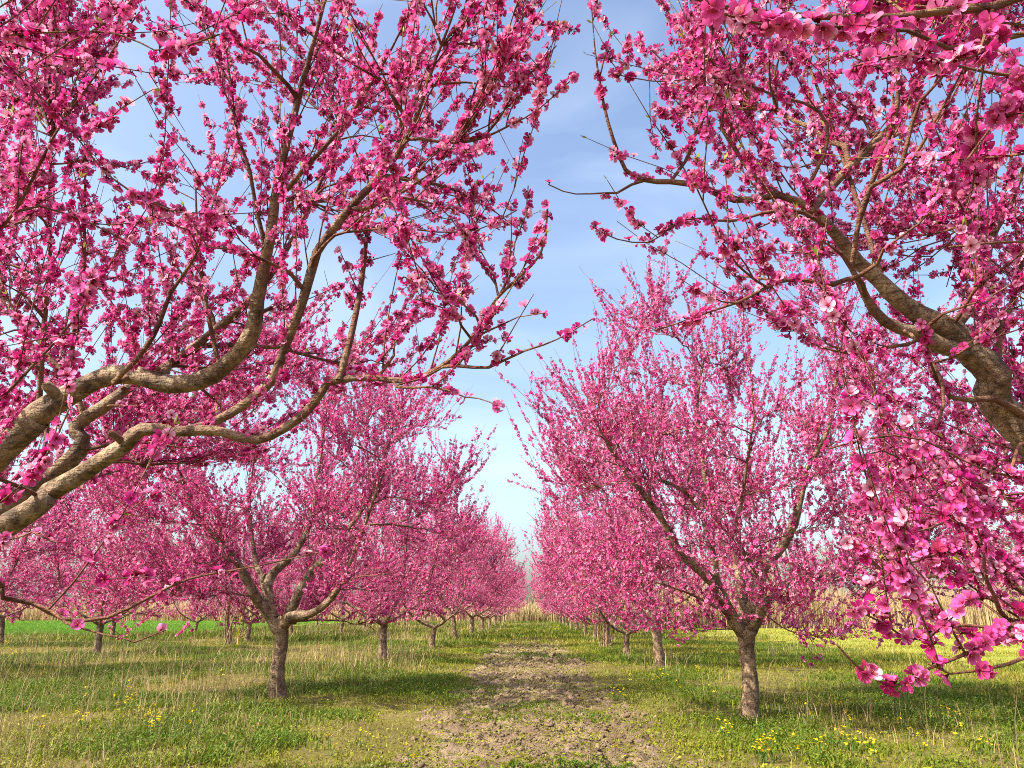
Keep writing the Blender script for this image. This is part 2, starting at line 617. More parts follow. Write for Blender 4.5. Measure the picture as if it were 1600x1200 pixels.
def grow_tree(seed, base, trunk, scaffolds, traced=(), targets=(), lod=1, trunk_sides=16, shoot_len=(0.2, 0.75), shoot_gap=(0.07, 0.16), fl_gap=0.034,
              fl_size=0.02, twig=1.0, up=0.7, sprouts=0, leaves=0.0, max_reach=2.2, merge=False, prune=None, flower_p=1.0, jitter_dir=0.55, perp=0.75, taper=0.7, pale=0.0):
    """trunk: (points, radii); scaffolds: [(points, r0, r1)]; traced: [(points, r0)]: known side branches;
    targets: points the crown reaches. Returns part meshes in coordinates relative to base."""
    rng = np.random.default_rng(seed)
    base = np.asarray(base, float)
    tw = Wood()
    P = spline(trunk[0], 0.05)
    s = arclen(np.asarray(trunk[0], float))
    R = np.interp(arclen(P) / max(arclen(P)[-1], 1e-6), s / s[-1], trunk[1])
    tw.tube(P, R, trunk_sides, rng, 0.045)
    nl = len(scaffolds)
    wood = [Wood() for _ in range(nl)]
    twg = [Wood() for _ in range(nl)]
    fl = [[[], [], []] for _ in range(nl)]
    lf = [[[], []] for _ in range(nl)]
    NP, NR, NT, NL = [], [], [], []
    shoots_from = []

    def add_nodes(P, R, l, skip=0):
        T = nrm(np.gradient(P, axis=0))
        NP.append(P[skip:]); NR.append(R[skip:]); NT.append(T[skip:]); NL.append(np.full(len(P) - skip, l))
    for l, (pp, r0, r1) in enumerate(scaffolds):
        P = spline(pp, 0.06)
        t = arclen(P) / arclen(P)[-1]
        if np.ndim(r0):
            q = arclen(np.asarray(pp, float))
            R = np.interp(t, q / q[-1], r0)
        else:
            R = r0 + (r1 - r0) * t ** taper
        R = R * (1 + 0.10 * np.interp(t, np.linspace(0, 1, 9), rng.normal(0, 1, 9)) * (t < 0.9))
        P = P + np.stack([np.interp(t, np.linspace(0, 1, 8), rng.normal(0, 0.012, 8)) for _ in range(3)], 1) * np.minimum(t * 6, 1)[:, None]
        wood[l].tube(P, R, 16 if lod == 0 else 9, rng, 0.085)
        # cut stubs of old pruning
        for q in range(5 if lod == 0 else 2):
            i = int(len(P) * rng.uniform(0.15, 0.6))
            d = nrm(np.cross(nrm(P[min(i + 1, len(P) - 1)] - P[i]), rng.normal(0, 1, 3)) + 0.6 * UP)
            wood[l].tube(np.stack([P[i], P[i] + d * R[i] * 1.2, P[i] + d * (R[i] + 0.05)]), np.array([R[i] * 0.6, R[i] * 0.5, R[i] * 0.46]), 8)
        add_nodes(P, R, l)
        shoots_from.append((P, R, l, 0.30, 1.6, None))

    def nearest(p, rmin, lim=None):
        A, Rr, Tt, Ll = np.concatenate(NP), np.concatenate(NR), np.concatenate(NT), np.concatenate(NL)
        v = p - A
        d = np.linalg.norm(v, axis=1)
        c = d * (1 + 0.9 * np.clip(-v[:, 2] / np.maximum(d, 1e-6), 0, 1)) * (1 + 0.35 * np.clip(-(v * Tt).sum(1) / np.maximum(d, 1e-6), 0, 1))
        c = c + np.where(Rr < rmin, 5.0, 0) + 0.10 * np.clip(0.02 - Rr, 0, 0.02) / 0.02
        i = int(np.argmin(c))
        return A[i], Rr[i], Tt[i], int(Ll[i]), d[i]

    for tr in traced:
        pp, r0, wt, own = (*tr, *(1.15, None)[len(tr) - 2:]) if len(tr) < 4 else tr
        p, r, t, l, d = nearest(np.asarray(pp[0]), 0.006)
        pp = np.asarray(pp)
        P = spline(np.concatenate([[p], pp if d > 0.06 else pp[1:]]), 0.06)
        t = arclen(P) / arclen(P)[-1]
        R = np.maximum(r0 * (1 - t) ** 0.8, 0.0022)
        R = np.minimum(R, max(r * 0.95, 0.003))
        P = P + np.stack([np.interp(t, np.linspace(0, 1, 7), rng.normal(0, 0.008, 7)) for _ in range(3)], 1) * np.minimum(t * 6, 1)[:, None]
        (wood if r0 > 0.012 else twg)[l].tube(P, R, 8 if r0 > 0.012 else 5, rng, 0.03)
        add_nodes(P, R, l, 2)
        shoots_from.append((P, R, l, 0.12, wt, own))

    targets = np.asarray(targets, float).reshape(-1, 3)
    if len(targets):
        fork = np.asarray(trunk[0][-1])
        targets = targets[np.argsort(np.linalg.norm(targets - fork, axis=1) + rng.normal(0, 0.25, len(targets)))]
    for p in targets:
        if prune is not None and prune(p):
            continue
        a, r, t, l, d = nearest(p, 0.0055)
        if d < 0.12 or d > max_reach:
            continue
        side = nrm(p - a)
        d0 = nrm(0.55 * t + 0.9 * side + 0.2 * UP)
        c1 = a + d0 * d * 0.42 + np.array([0, 0, -0.06 * d]) + rng.normal(0, 0.05 * d, 3)
        n = max(5, int(d / 0.08))
        q = np.linspace(0, 1, n)[:, None]
        P = (1 - q) ** 2 * a + 2 * q * (1 - q) * c1 + q ** 2 * p
        P[1:] += rng.normal(0, 0.009, (n - 1, 3))
        r0 = min(r * 0.8, 0.0055 + 0.0105 * d) * (1 if twig >= 1 else 0.9)
        R = np.maximum(r0 * (1 - q[:, 0]) ** 0.7, 0.0024 * twig)
        (wood if r0 > 0.011 else twg)[l].tube(P, R, 7 if lod == 0 else 5)
        add_nodes(P, R, l, 2)
        shoots_from.append((P, R, l, 0.15, 1.0, None))

    def flowers_on(P, l, dens, bare0, bare1):
        """place blossoms and leaf buds along a shoot"""
        L = arclen(P)
        if L[-1] < 0.06:
            return
        n = int(L[-1] / fl_gap * dens)
        if n < 1:
            return
        s = np.sort(rng.uniform(bare0, 1 - bare1, n)) * L[-1]
        ph, fr = rng.uniform(0, 6.28), rng.uniform(9, 20)
        keep = (np.sin(s * fr + ph) + 0.6 * np.sin(s * fr * 2.3 + 2 * ph) > rng.uniform(-1.1, 0.1)) & (rng.uniform(0, 1, n) < flower_p)
        s = s[keep]
        n = len(s)
        if not n:
            return
        X = np.stack([np.interp(s, L, P[:, i]) for i in range(3)], 1)
        T = nrm(np.stack([np.interp(s, L, np.gradient(P[:, i])) for i in range(3)], 1))
        perp = nrm(np.cross(T, rng.normal(0, 1, (n, 3))))
        D = nrm(perp + 0.30 * T + rng.normal(0, 0.25, (n, 3)) + 0.12 * UP)
        fl[l][0].append(X + D * fl_size * 0.5)
        fl[l][1].append(D)
        fl[l][2].append(fl_size * rng.uniform(0.78, 1.14, n))

    for P0, R0, l, start, w, own in shoots_from:
        L = arclen(P0)
        s = L[-1] * start
        last = (np.array([0, 0, 1.0]))
        while s < L[-1]:
            p = np.array([np.interp(s, L, P0[:, i]) for i in range(3)])
            i = min(int(np.searchsorted(L, s)), len(P0) - 2)
            t = nrm(P0[i + 1] - P0[i])
            r = R0[i]
            pr = nrm(np.cross(t, rng.normal(0, 1, 3)))
            d = nrm(jitter_dir * t + up * UP + perp * pr)
            ln = rng.uniform(*shoot_len) * (0.75 + 0.35 * rng.uniform()) * (1.25 if r > 0.02 else 1.0)
            if rng.uniform() < 0.28:
                ln *= 0.35
            n = max(4, int(ln / 0.09))
            q = np.linspace(0, 1, n)[:, None]
            bend = nrm(0.8 * UP + 0.3 * t + rng.normal(0, 0.25, 3))
            Q = p + d * q * ln * 0.85 + bend * (q ** 2) * ln * 0.3
            Q[1:] += rng.normal(0, 0.004, (n - 1, 3))
            if prune is None or not (prune(Q[-1]) or prune(Q[n // 2])):
                twg[l].tube(Q, np.linspace(min(0.0034 * twig, r), 0.0013 * twig, n), 4 if lod == 0 else 3, cap=False)
                flowers_on(Q, l, 1.0, 0.04, rng.uniform(0.0, 0.18))
                # short spur shoots
                if ln > 0.3:
                    for _ in range(rng.integers(0, 4)):
                        k = rng.integers(1, n - 1)
                        d2 = nrm(nrm(Q[k + 1] - Q[k]) * 0.6 + rng.normal(0, 0.7, 3) + 0.3 * UP)
                        S = Q[k] + d2 * np.linspace(0, 1, 4)[:, None] * rng.uniform(0.06, 0.24)
                        twg[l].tube(S, np.linspace(0.0022, 0.0011, 4) * twig, 3, cap=False)
                        flowers_on(S, l, 1.15, 0.15, 0.0)
                if leaves and rng.uniform() < leaves:
                    lf[l][0].append(Q[-1]); lf[l][1].append(nrm(Q[-1] - Q[-2]))
                    if ln > 0.35:
                        k = rng.integers(1, n - 1)
                        lf[l][0].append(Q[k]); lf[l][1].append(nrm(rng.normal(0, 1, 3) + UP))
            s += rng.uniform(*shoot_gap) / w * (1.6 if r > 0.03 else 1.0)
        flowers_on(P0, l, own or (0.8 if R0[len(R0) // 2] < 0.012 else 0.2) * min(w, 1), 0.2 if own else 0.4, 0.0)

    # long straight water sprouts off the upper side of the limbs
    for _ in range(sprouts):
        l = int(rng.integers(nl))
        P0 = spline(scaffolds[l][0], 0.06)
        i = int(len(P0) * rng.uniform(0.2, 0.85))
        d = nrm(UP + rng.normal(0, 0.16, 3))
        ln = rng.uniform(0.9, 1.8)
        q = np.linspace(0, 1, 14)[:, None]
        Q = P0[i] + d * q * ln + np.array([*rng.normal(0, 0.12, 2), 0]) * q ** 2 * ln
        r0 = rng.uniform(0.006, 0.012)
        wood[l].tube(Q, r0 * (1 - q[:, 0]) ** 0.7 + 0.0022, 6)
        flowers_on(Q, l, 0.6, 0.35, 0.05)
        for k in range(3, 13):
            if rng.uniform() < 0.75:
                d2 = nrm(d * 0.7 + 0.7 * nrm(np.cross(d, rng.normal(0, 1, 3))))
                S = Q[k] + d2 * np.linspace(0, 1, 6)[:, None] * rng.uniform(0.15, 0.5)
                twg[l].tube(S, np.linspace(0.003, 0.0013, 6) * twig, 4 if lod == 0 else 3, cap=False)
                flowers_on(S, l, 1.0, 0.05, 0.1)

    out = {'trunk': None, 'limbs': [], 'n': 0}
    if merge:
        for w in wood + twg:
            if w.n:
                for Vv, Qq, Rr in zip(w.V, w.Q, w.R):
                    tw.V.append(Vv)
                    tw.R.append(Rr)
                off = tw.n
                tw.Q.extend(q + off for q in w.Q)
                tw.n += w.n
        X = [np.concatenate(sum((f[k] for f in fl), [])) for k in range(3)]
        out['trunk'] = tw.build("trunk", base)
        out['crown'] = make_blossoms(rng, *X, lod, "crown", base, pale)
        out['n'] = len(X[0])
        return out
    out['trunk'] = tw.build("trunk", base)
    for l in range(nl):
        d = {'limb': wood[l].build("limb", base)}
        if twg[l].n:
            d['twigs'] = twg[l].build("twigs", base)
        if fl[l][0]:
            X = [np.concatenate(fl[l][k]) for k in range(3)]
            out['n'] += len(X[0])
            d['blossoms'] = make_blossoms(rng, *X, lod, "blossoms", base, pale)
        if lf[l][0]:
            d['leaves'] = make_leaves(rng, np.array(lf[l][0]), np.array(lf[l][1]), 0.028, "leaves", base)
        out['limbs'].append(d)
    return out


def place_tree(parts, base, label, rot=0.0, scale=1.0, group="peach trees of the orchard in bloom", name="peach_tree", category="tree"):
    root = bpy.data.objects.new(name, None)
    root.empty_display_size = 0.3
    COL.objects.link(root)
    root.location = tuple(base)
    root.rotation_euler = (0, 0, rot)
    root.scale = (scale, scale, scale)
    root['label'] = label
    root['category'] = category
    if group:
        root['group'] = group
    link("trunk", parts['trunk'], root)
    if parts.get('crown'):
        link("crown", parts['crown'], root)
    for d in parts['limbs']:
        o = link("limb", d['limb'], root)
        for k in ('twigs', 'blossoms', 'leaves'):
            if k in d:
                link(k, d[k], o)
    return root


def in_poly(x, y, poly):
    inside = False
    n = len(poly)
    for i in range(n):
        x1, y1 = poly[i]
        x2, y2 = poly[(i + 1) % n]
        if (y1 > y) != (y2 > y) and x < (x2 - x1) * (y - y1) / (y2 - y1) + x1:
            inside = not inside
    return inside


def view_targets(rng, poly, n, d0, d1, bias=1.0):
    xs_, ys_ = [p[0] for p in poly], [p[1] for p in poly]
    out = []
    while len(out) < n:
        x, y = rng.uniform(min(xs_), max(xs_)), rng.uniform(min(ys_), max(ys_))
        if in_poly(x, y, poly):
            out.append(at(x, y, d0 + (d1 - d0) * rng.uniform() ** bias))
    return np.array(out)


def crown_targets(rng, base, n, zs, rs, inner=0.35, sector=None):
    """points filling a vase shaped crown: radius rs at heights zs above the base"""
    out = []
    while len(out) < n:
        z = rng.uniform(zs[0], zs[-1])
        R = np.interp(z, zs, rs)
        if rng.uniform() > (R / max(rs)) ** 2:
            continue
        lo = inner * (1 if z > 1.8 else 1.5)
        r = R * math.sqrt(rng.uniform(lo ** 2, 1))
        a = rng.uniform(*(sector or (0, 2 * math.pi)))
        out.append(np.asarray(base) + (r * math.cos(a), r * math.sin(a), z))
    return np.array(out)


# ------------------------------------------------------------------ the two trees beside the camera
def limit(ys_, xs_, side, clear=None):
    """pruned alley side of a crown: nothing reaches past this edge"""
    def f(p):
        v = p - EYEP
        d = v @ _f
        if d < 0.6:
            return True
        x, y = 800 + F_PX * (v @ _r) / d, 600 - F_PX * (v @ _u) / d
        if clear is not None and d < clear[0] and in_poly(x, y, clear[1]):
            return True
        lim = np.interp(y, ys_, xs_)
        return (x > lim) if side > 0 else (x < lim)
    return f


def px(d0, d1, *q):
    """photo pixels along a branch, from depth d0 to depth d1"""
    n = len(q)
    return np.array([at(a, b, d0 + (d1 - d0) * i / max(1, n - 1)) for i, (a, b) in enumerate(q)])


rng = np.random.default_rng(11)
B = np.array([-3.95, 3.75, 0.0])
Fk = B + (0, 0, 0.85)
jn = lambda a, q: np.concatenate([np.asarray(a, float).reshape(-1, 3), q])
scaf = [
    (jn([Fk], px(3.3, 3.1, (0, 705), (60, 650), (150, 598), (205, 592), (270, 606), (330, 590), (385, 535), (403, 470), (425, 370), (455, 220), (500, 10))), [.09, .068, .06, .046, .042, .037, .037, .036, .03, .023, .016, .007], 0),
    (jn([Fk], px(3.75, 4.0, (85, 735), (120, 665), (165, 635), (200, 610), (280, 560), (400, 455), (480, 330), (540, 200))), [.08, .052, .046, .038, .030, .022, .017, .012, .006], 0),
    (jn([Fk], px(2.95, 2.6, (0, 830), (80, 768), (117, 747), (160, 717), (200, 690), (225, 668), (283, 672), (335, 672), (395, 688), (457, 657), (487, 625), (505, 600),
                 (560, 592), (630, 598), (683, 577), (733, 533), (777, 467), (845, 400), (858, 320))), [.07, .045, .037, .034, .032, .029, .026, .023, .021, .018, .016, .015, .014, .012, .011, .009, .007, .006, .004, .003], 0),
    (np.array([Fk, Fk + (-0.5, 0.6, 0.6), Fk + (-1.0, 1.1, 1.5), Fk + (-1.2, 1.5, 2.6)]), 0.07, 0.012),
    (np.array([Fk, Fk + (-0.5, -0.6, 0.55), Fk + (-1.1, -1.2, 1.4), Fk + (-1.3, -1.5, 2.5)]), 0.07, 0.012),
]
traced = [
    (px(3.0, 2.85, (320, 665), (373, 638), (420, 600), (445, 540), (467, 480), (485, 420), (493, 393), (543, 323), (587, 273), (640, 197), (687, 90), (717, 5), (730, -60)), 0.030),
    (jn([(-3.0, 2.9, 1.0)], px(2.0, 2.2, (-60, 922), (0, 935), (50, 945), (100, 970), (170, 968), (240, 935), (300, 908), (400, 890), (520, 865))), 0.019, 0.22),
    (px(2.0, 2.0, (110, 970), (160, 990), (220, 993), (262, 985)), 0.005, 0.15),
    (px(3.3, 3.3, (57, 640), (67, 500), (75, 400), (82, 260), (90, 130), (92, -20)), 0.013),
    (px(3.4, 3.4, (95, 625), (115, 520), (130, 430), (138, 300), (150, 150)), 0.012),
    (px(2.6, 2.6, (-90, 690), (0, 617), (93, 527), (165, 425), (230, 330), (290, 250)), 0.009, 0.7),
    (px(2.4, 2.4, (-90, 500), (40, 310), (100, 205), (160, 110), (220, 20)), 0.010, 0.7),
    (px(1.9, 1.9, (-200, 130), (-40, 70), (30, 60), (180, 63), (240, 85), (280, 80), (345, 55)), 0.008),
    (px(1.9, 1.9, (-120, 60), (60, 150), (110, 200), (160, 270), (200, 300), (260, 330)), 0.007),
    (px(3.1, 3.1, (180, 597), (217, 560), (250, 507), (270, 460), (300, 407), (330, 330), (350, 250)), 0.014),
    (px(2.85, 2.7, (490, 400), (523, 367), (587, 362), (680, 362), (740, 358), (807, 333)), 0.007),
    (px(2.85, 2.7, (545, 322), (597, 313), (640, 293), (680, 260), (700, 240)), 0.010),
    (px(2.65, 2.5, (690, 578), (770, 570), (820, 550), (870, 530), (925, 500)), 0.008),
    (px(2.8, 2.6, (640, 222), (733, 217), (793, 197), (820, 183), (897, 127)), 0.008),
    (px(2.75, 2.6, (760, 205), (820, 125), (868, 68)), 0.006),
    (px(2.65, 2.5, (620, 600), (700, 612), (790, 630)), 0.006),
    (px(2.7, 2.6, (740, 530), (790, 500), (855, 488)), 0.005),
    (px(3.1, 3.0, (440, 300), (520, 220), (590, 120), (640, 20), (660, -60)), 0.012),
    (px(3.1, 3.1, (420, 380), (380, 250), (360, 120), (350, 10)), 0.011),
    (px(1.75, 1.7, (-80, 830), (0, 780), (60, 720), (95, 640)), 0.005, 0.3, 1.3),
    (px(1.65, 1.6, (-120, 880), (-10, 850), (50, 830), (90, 850)), 0.005, 0.25, 1.4),
]
lim = limit([-200, 60, 150, 250, 330, 420, 490, 520, 560, 640, 760, 850, 1010, 1015], [900, 885, 870, 800, 865, 850, 880, 935, 830, 790, 520, 400, 330, 60], 1, (3.3, [(-30, 660), (60, 600), (180, 550), (330, 545), (400, 440), (440, 450), (400, 600), (300, 640), (200, 680), (90, 750), (-30, 800)]))
poly = [(-150, -150), (900, -150), (850, 60), (780, 230), (830, 330), (810, 480), (700, 610), (450, 660), (200, 760), (-150, 800)]
tg = np.concatenate([view_targets(rng, poly, 120, 2.3, 5.2, 0.75), view_targets(rng, [(560, 200), (800, 120), (860, 60), (840, 480), (640, 580), (520, 450)], 16, 2.35, 3.3), view_targets(rng, [(-150, 600), (350, 640), (300, 850), (-150, 880)], 12, 2.2, 3.4), view_targets(rng, [(-80, 540), (430, 470), (460, 700), (-80, 860)], 48, 3.6, 5.6),
                     crown_targets(rng, B, 30, [1.2, 2.5, 4.0, 5.2], [1.8, 2.4, 2.3, 1.2], 0.4, (1.9, 4.6))])
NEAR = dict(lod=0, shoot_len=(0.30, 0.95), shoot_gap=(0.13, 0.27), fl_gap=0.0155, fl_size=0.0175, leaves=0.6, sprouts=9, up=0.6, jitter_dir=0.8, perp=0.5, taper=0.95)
trunk_l = (np.array([B + (0, 0, -0.08), B + (0.01, 0, 0.08), B + (0.0, 0.01, 0.4), Fk + (0, 0, 0.03)]), [0.19, 0.15, 0.125, 0.12])
t = grow_tree(1, B, trunk_l, scaf, traced, tg, prune=lim, **NEAR)
NB = [t['n']]
place_tree(t, B, "large pink peach tree whose thick limbs reach in from the left edge")

B = np.array([2.95, 2.75, 0.0])
Fk = B + (0, 0, 0.85)
scaf = [
    (jn([Fk], px(2.8, 2.7, (1600, 683), (1550, 593), (1517, 557), (1483, 513), (1433, 487), (1377, 433), (1340, 407), (1313, 377), (1267, 333), (1233, 317), (1195, 297), (1160, 255), (1120, 190))), [.085, .056, .051, .048, .043, .036, .031, .028, .024, .02, .016, .012, .009, .006], 0),
    (jn([Fk], px(1.75, 1.9, (1640, 965), (1600, 972), (1569, 977), (1537, 984), (1506, 978), (1459, 953), (1400, 905), (1330, 850))), 0.022, 0.003),
    (jn([Fk, (2.3, 2.0, 1.9)], px(1.3, 1.15, (1690, 40), (1620, -10), (1550, 10), (1480, 15), (1400, 25), (1280, 25), (1210, 20), (1130, 10), (1080, -5))), 0.032, 0.003),
    (np.array([Fk, Fk + (0.5, 0.6, 0.6), Fk + (0.9, 1.1, 1.5), Fk + (1.0, 1.4, 2.6)]), 0.07, 0.012),
    (np.array([Fk, Fk + (0.6, -0.5, 0.55), Fk + (1.1, -1.0, 1.4), Fk + (1.3, -1.3, 2.5)]), 0.07, 0.012),
]
traced = [
    (px(2.78, 2.6, (1517, 560), (1483, 543), (1450, 530), (1407, 513), (1367, 480), (1345, 440), (1318, 400), (1280, 380)), 0.034),
    (px(2.75, 2.6, (1605, 650), (1553, 630), (1483, 617), (1467, 590), (1453, 555), (1430, 500)), 0.017),
    (px(2.6, 2.35, (1335, 395), (1363, 290), (1380, 240), (1400, 167), (1402, 67), (1405, 20), (1410, -60)), 0.016),
    (px(2.5, 2.3, (1367, 287), (1407, 263), (1447, 213), (1500, 127), (1530, 60)), 0.009),
    (px(2.45, 2.3, (1387, 243), (1440, 160), (1467, 120), (1500, 40)), 0.010),
    (px(2.9, 3.1, (1267, 333), (1300, 293), (1357, 233), (1387, 200), (1420, 150), (1460, 97), (1503, 47), (1540, -40)), 0.022),
    (px(2.9, 3.0, (1557, 575), (1558, 510), (1577, 483), (1592, 430), (1610, 350)), 0.020),
    (px(2.85, 3.2, (1490, 515), (1520, 467), (1533, 427), (1550, 370), (1577, 320), (1595, 270), (1620, 190)), 0.025),
    (px(2.7, 2.7, (1197, 310), (1150, 310), (1103, 293), (1050, 290), (1010, 280), (977, 257), (950, 187), (940, 133), (933, 83), (927, 10)), 0.014),
    (px(2.7, 2.6, (1290, 190), (1183, 133), (1110, 123), (1017, 127), (960, 118)), 0.008),
    (px(2.65, 2.6, (1010, 282), (950, 302), (883, 300), (857, 290)), 0.006),
    (px(2.6, 2.4, (1240, 330), (1150, 345), (1070, 342), (1017, 380), (967, 373), (930, 350)), 0.008),
    (px(2.55, 2.2, (1345, 435), (1310, 443), (1243, 435), (1183, 457), (1133, 480), (1083, 503), (1020, 517)), 0.011),
    (px(2.6, 2.3, (1433, 530), (1373, 543), (1327, 547), (1270, 530), (1230, 480)), 0.008),
    (px(1.8, 1.7, (1578, 973), (1553, 934), (1537, 887), (1520, 820), (1500, 740)), 0.008, 0.8),
    (px(1.65, 1.55, (1650, 985), (1600, 1025), (1569, 1047), (1537, 1056), (1490, 1052), (1450, 1030)), 0.009, 0.5),
    (px(1.75, 1.5, (1575, 980), (1531, 1006), (1487, 1034), (1444, 1047), (1397, 1066), (1366, 1059), (1337, 1037), (1316, 1006)), 0.007, 0.8, 1.7),
    (px(1.75, 1.6, (1500, 978), (1440, 1000), (1380, 985), (1340, 940)), 0.005, 1.3),
    (px(1.9, 1.75, (1550, 900), (1480, 860), (1420, 880), (1360, 920)), 0.005, 0.5, 1.0),
    (px(2.6, 2.4, (1453, 560), (1470, 640), (1440, 720), (1380, 700), (1320, 720)), 0.008),
    (px(2.6, 2.0, (1590, 690), (1560, 760), (1500, 800), (1440, 830), (1370, 800)), 0.009),
    (px(2.75, 2.6, (1050, 285), (1090, 200), (1110, 100), (1115, 0)), 0.007),
    (px(1.25, 1.2, (1560, 5), (1540, 70), (1500, 100)), 0.004, 0.3, 1.2),
    (px(1.3, 1.15, (1690, 50), (1600, 45), (1480, 68), (1400, 50), (1280, 38), (1180, 42), (1100, 12)), 0.006, 0.25, 1.3),
    (px(1.5, 1.35, (1700, 190), (1600, 120), (1500, 110), (1420, 95), (1340, 120)), 0.006, 0.3, 1.1),
    (px(1.35, 1.3, (1690, 130), (1620, 150), (1560, 180), (1520, 240)), 0.005, 0.25, 1.1),
    (px(1.45, 1.4, (1700, 330), (1620, 370), (1560, 390), (1500, 385)), 0.005, 0.25, 1.2),
    (px(1.7, 1.6, (1780, 940), (1700, 830), (1620, 765), (1540, 735), (1440, 690), (1360, 690), (1290, 705)), 0.006, 0.3, 1.2),
]
lim = limit([-200, 0, 100, 200, 290, 330, 370, 420, 520, 560, 640, 700, 900, 1000, 1080, 1083], [930, 900, 890, 930, 860, 930, 925, 1060, 1010, 1200, 1330, 1290, 1290, 1280, 1290, 1900], -1, (2.9, [(1640, 540), (1520, 470), (1420, 420), (1330, 350), (1280, 380), (1350, 510), (1440, 590), (1500, 660), (1640, 800)]))
poly = [(1750, -150), (1020, -150), (980, 80), (1010, 250), (1060, 380), (1100, 460), (1260, 500), (1400, 560), (1750, 600)]
tg = np.concatenate([view_targets(rng, poly, 115, 2.0, 4.6, 0.7), view_targets(rng, [(1330, 640), (1720, 740), (1720, 900), (1400, 880)], 10, 2.2, 3.6), view_targets(rng, [(1380, 560), (1700, 760), (1720, 960), (1330, 930), (1290, 640)], 22, 3.5, 5.6),
                     crown_targets(rng, B, 30, [1.2, 2.5, 4.0, 5.2], [1.8, 2.4, 2.3, 1.2], 0.4, (-1.3, 1.4))])
trunk_r = (np.array([B + (0, 0, -0.08), B + (0.01, 0, 0.08), B + (-0.01, 0.01, 0.4), Fk + (0, 0, 0.03)]), [0.18, 0.145, 0.12, 0.115])
t = grow_tree(2, B, trunk_r, scaf, traced, tg, prune=lim, **NEAR)
NB.append(t['n'])
place_tree(t, B, "large pink peach tree leaning in from the right edge, blossoms hanging low")

# ------------------------------------------------------------------ the two trees whose whole trunks stand nearest
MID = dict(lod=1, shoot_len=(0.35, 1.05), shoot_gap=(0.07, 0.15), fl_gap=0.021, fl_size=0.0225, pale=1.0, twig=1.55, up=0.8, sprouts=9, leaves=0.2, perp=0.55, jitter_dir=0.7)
B = np.array([2.60, 10.03, 0.0])
fk = at(1167, 985, 9.42)
scaf = [
    (px(9.42, 9.0, (1160, 990), (1133, 947), (1113, 910), (1067, 867), (1047, 833), (1010, 780), (960, 715), (930, 650)), 0.100, 0.010),
    (px(9.5, 9.6, (1167, 990), (1183, 927), (1193, 883), (1220, 850), (1240, 810), (1263, 730), (1300, 650), (1310, 560)), 0.105, 0.012),
    (px(9.45, 10.5, (1172, 990), (1200, 940), (1233, 908), (1290, 897), (1350, 870), (1400, 800)), 0.075, 0.010),
    (px(9.45, 10.8, (1163, 985), (1160, 930), (1150, 877), (1125, 833), (1100, 740), (1090, 640), (1100, 560)), 0.085, 0.012),
    (px(9.42, 8.2, (1170, 988), (1190, 955), (1185, 900), (1150, 840), (1165, 740), (1180, 650)), 0.06, 0.010),
]
traced = [
    (px(9.3, 9.3, (1118, 920), (1117, 873), (1103, 827), (1080, 780), (1040, 755), (990, 740), (955, 700), (920, 630)), 0.036),
    (px(9.6, 9.9, (1250, 905), (1330, 905), (1400, 890)), 0.02),
    (px(9.3, 9.0, (1140, 960), (1080, 930), (1010, 905), (930, 890)), 0.02),
    (px(9.5, 9.2, (1195, 960), (1230, 985), (1290, 1000), (1270, 1040)), 0.012),
    (px(9.4, 9.1, (1150, 985), (1100, 985), (1060, 1010)), 0.010),
]
tg = np.concatenate([crown_targets(rng, B + (1.0, 0.4, 0), 70, [0.7, 1.5, 2.6, 3.8, 4.8], [2.2, 2.9, 3.1, 2.9, 2.0], 0.6, (-1.2, 1.2)), crown_targets(rng, B, 250, [0.8, 1.5, 2.6, 3.8, 4.9, 5.9], [1.7, 2.35, 2.65, 2.75, 2.35, 1.2], 0.38)])
trunk = (np.array([B + (0.0, 0, -0.08), B + (0.01, 0, 0.06), at(1172, 1060, 9.3), at(1166, 1015, 9.4), fk]), [0.145, 0.112, 0.094, 0.098, 0.112])
t = grow_tree(3, B, trunk, scaf, traced, tg, **MID)
NB.append(t['n'])
place_tree(t, B, "pink peach tree with the nearest whole trunk right of the track")

B = np.array([-3.85, 11.92, 0.0])
fk = at(438, 978, 11.4)
scaf = [
    (px(11.4, 11.1, (436, 983), (408, 945), (395, 925), (370, 880), (340, 845), (300, 790), (275, 710)), 0.115, 0.012),
    (px(11.4, 10.4, (440, 978), (457, 963), (487, 957), (513, 940), (530, 913), (545, 880), (570, 820), (600, 740)), 0.085, 0.012),
    (px(11.45, 11.8, (446, 970), (462, 935), (480, 900), (507, 873), (535, 840), (580, 770), (610, 690)), 0.09, 0.012),
    (px(11.4, 12.4, (428, 965), (417, 915), (430, 890), (460, 862), (487, 810), (500, 730), (505, 650)), 0.085, 0.012),
    (px(11.4, 12.4, (418, 950), (412, 905), (398, 870), (390, 790), (400, 690)), 0.055, 0.010),
]
traced = [(px(11.2, 10.8, (372, 882), (350, 872), (320, 880), (270, 870)), 0.02), (px(10.6, 10.2, (530, 913), (570, 900), (620, 895)), 0.018)]
tg = np.concatenate([crown_targets(rng, B + (-1.1, 0.5, 0), 70, [0.8, 1.5, 2.6, 3.8, 4.8], [2.0, 2.7, 3.0, 2.9, 2.1], 0.55, (1.9, 4.2)), crown_targets(rng, B, 240, [0.9, 1.5, 2.6, 3.8, 4.9, 5.9], [1.9, 2.7, 3.0, 3.0, 2.5, 1.3], 0.4)])
trunk = (np.array([B + (-0.03, 0, -0.08), B + (-0.02, 0, 0.06), at(434, 1040, 11.25), at(440, 1005, 11.35), fk]), [0.155, 0.125, 0.100, 0.098, 0.115])
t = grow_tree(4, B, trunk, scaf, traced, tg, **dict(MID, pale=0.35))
NB.append(t['n'])
place_tree(t, B, "pink peach tree with the nearest whole trunk left of the track")


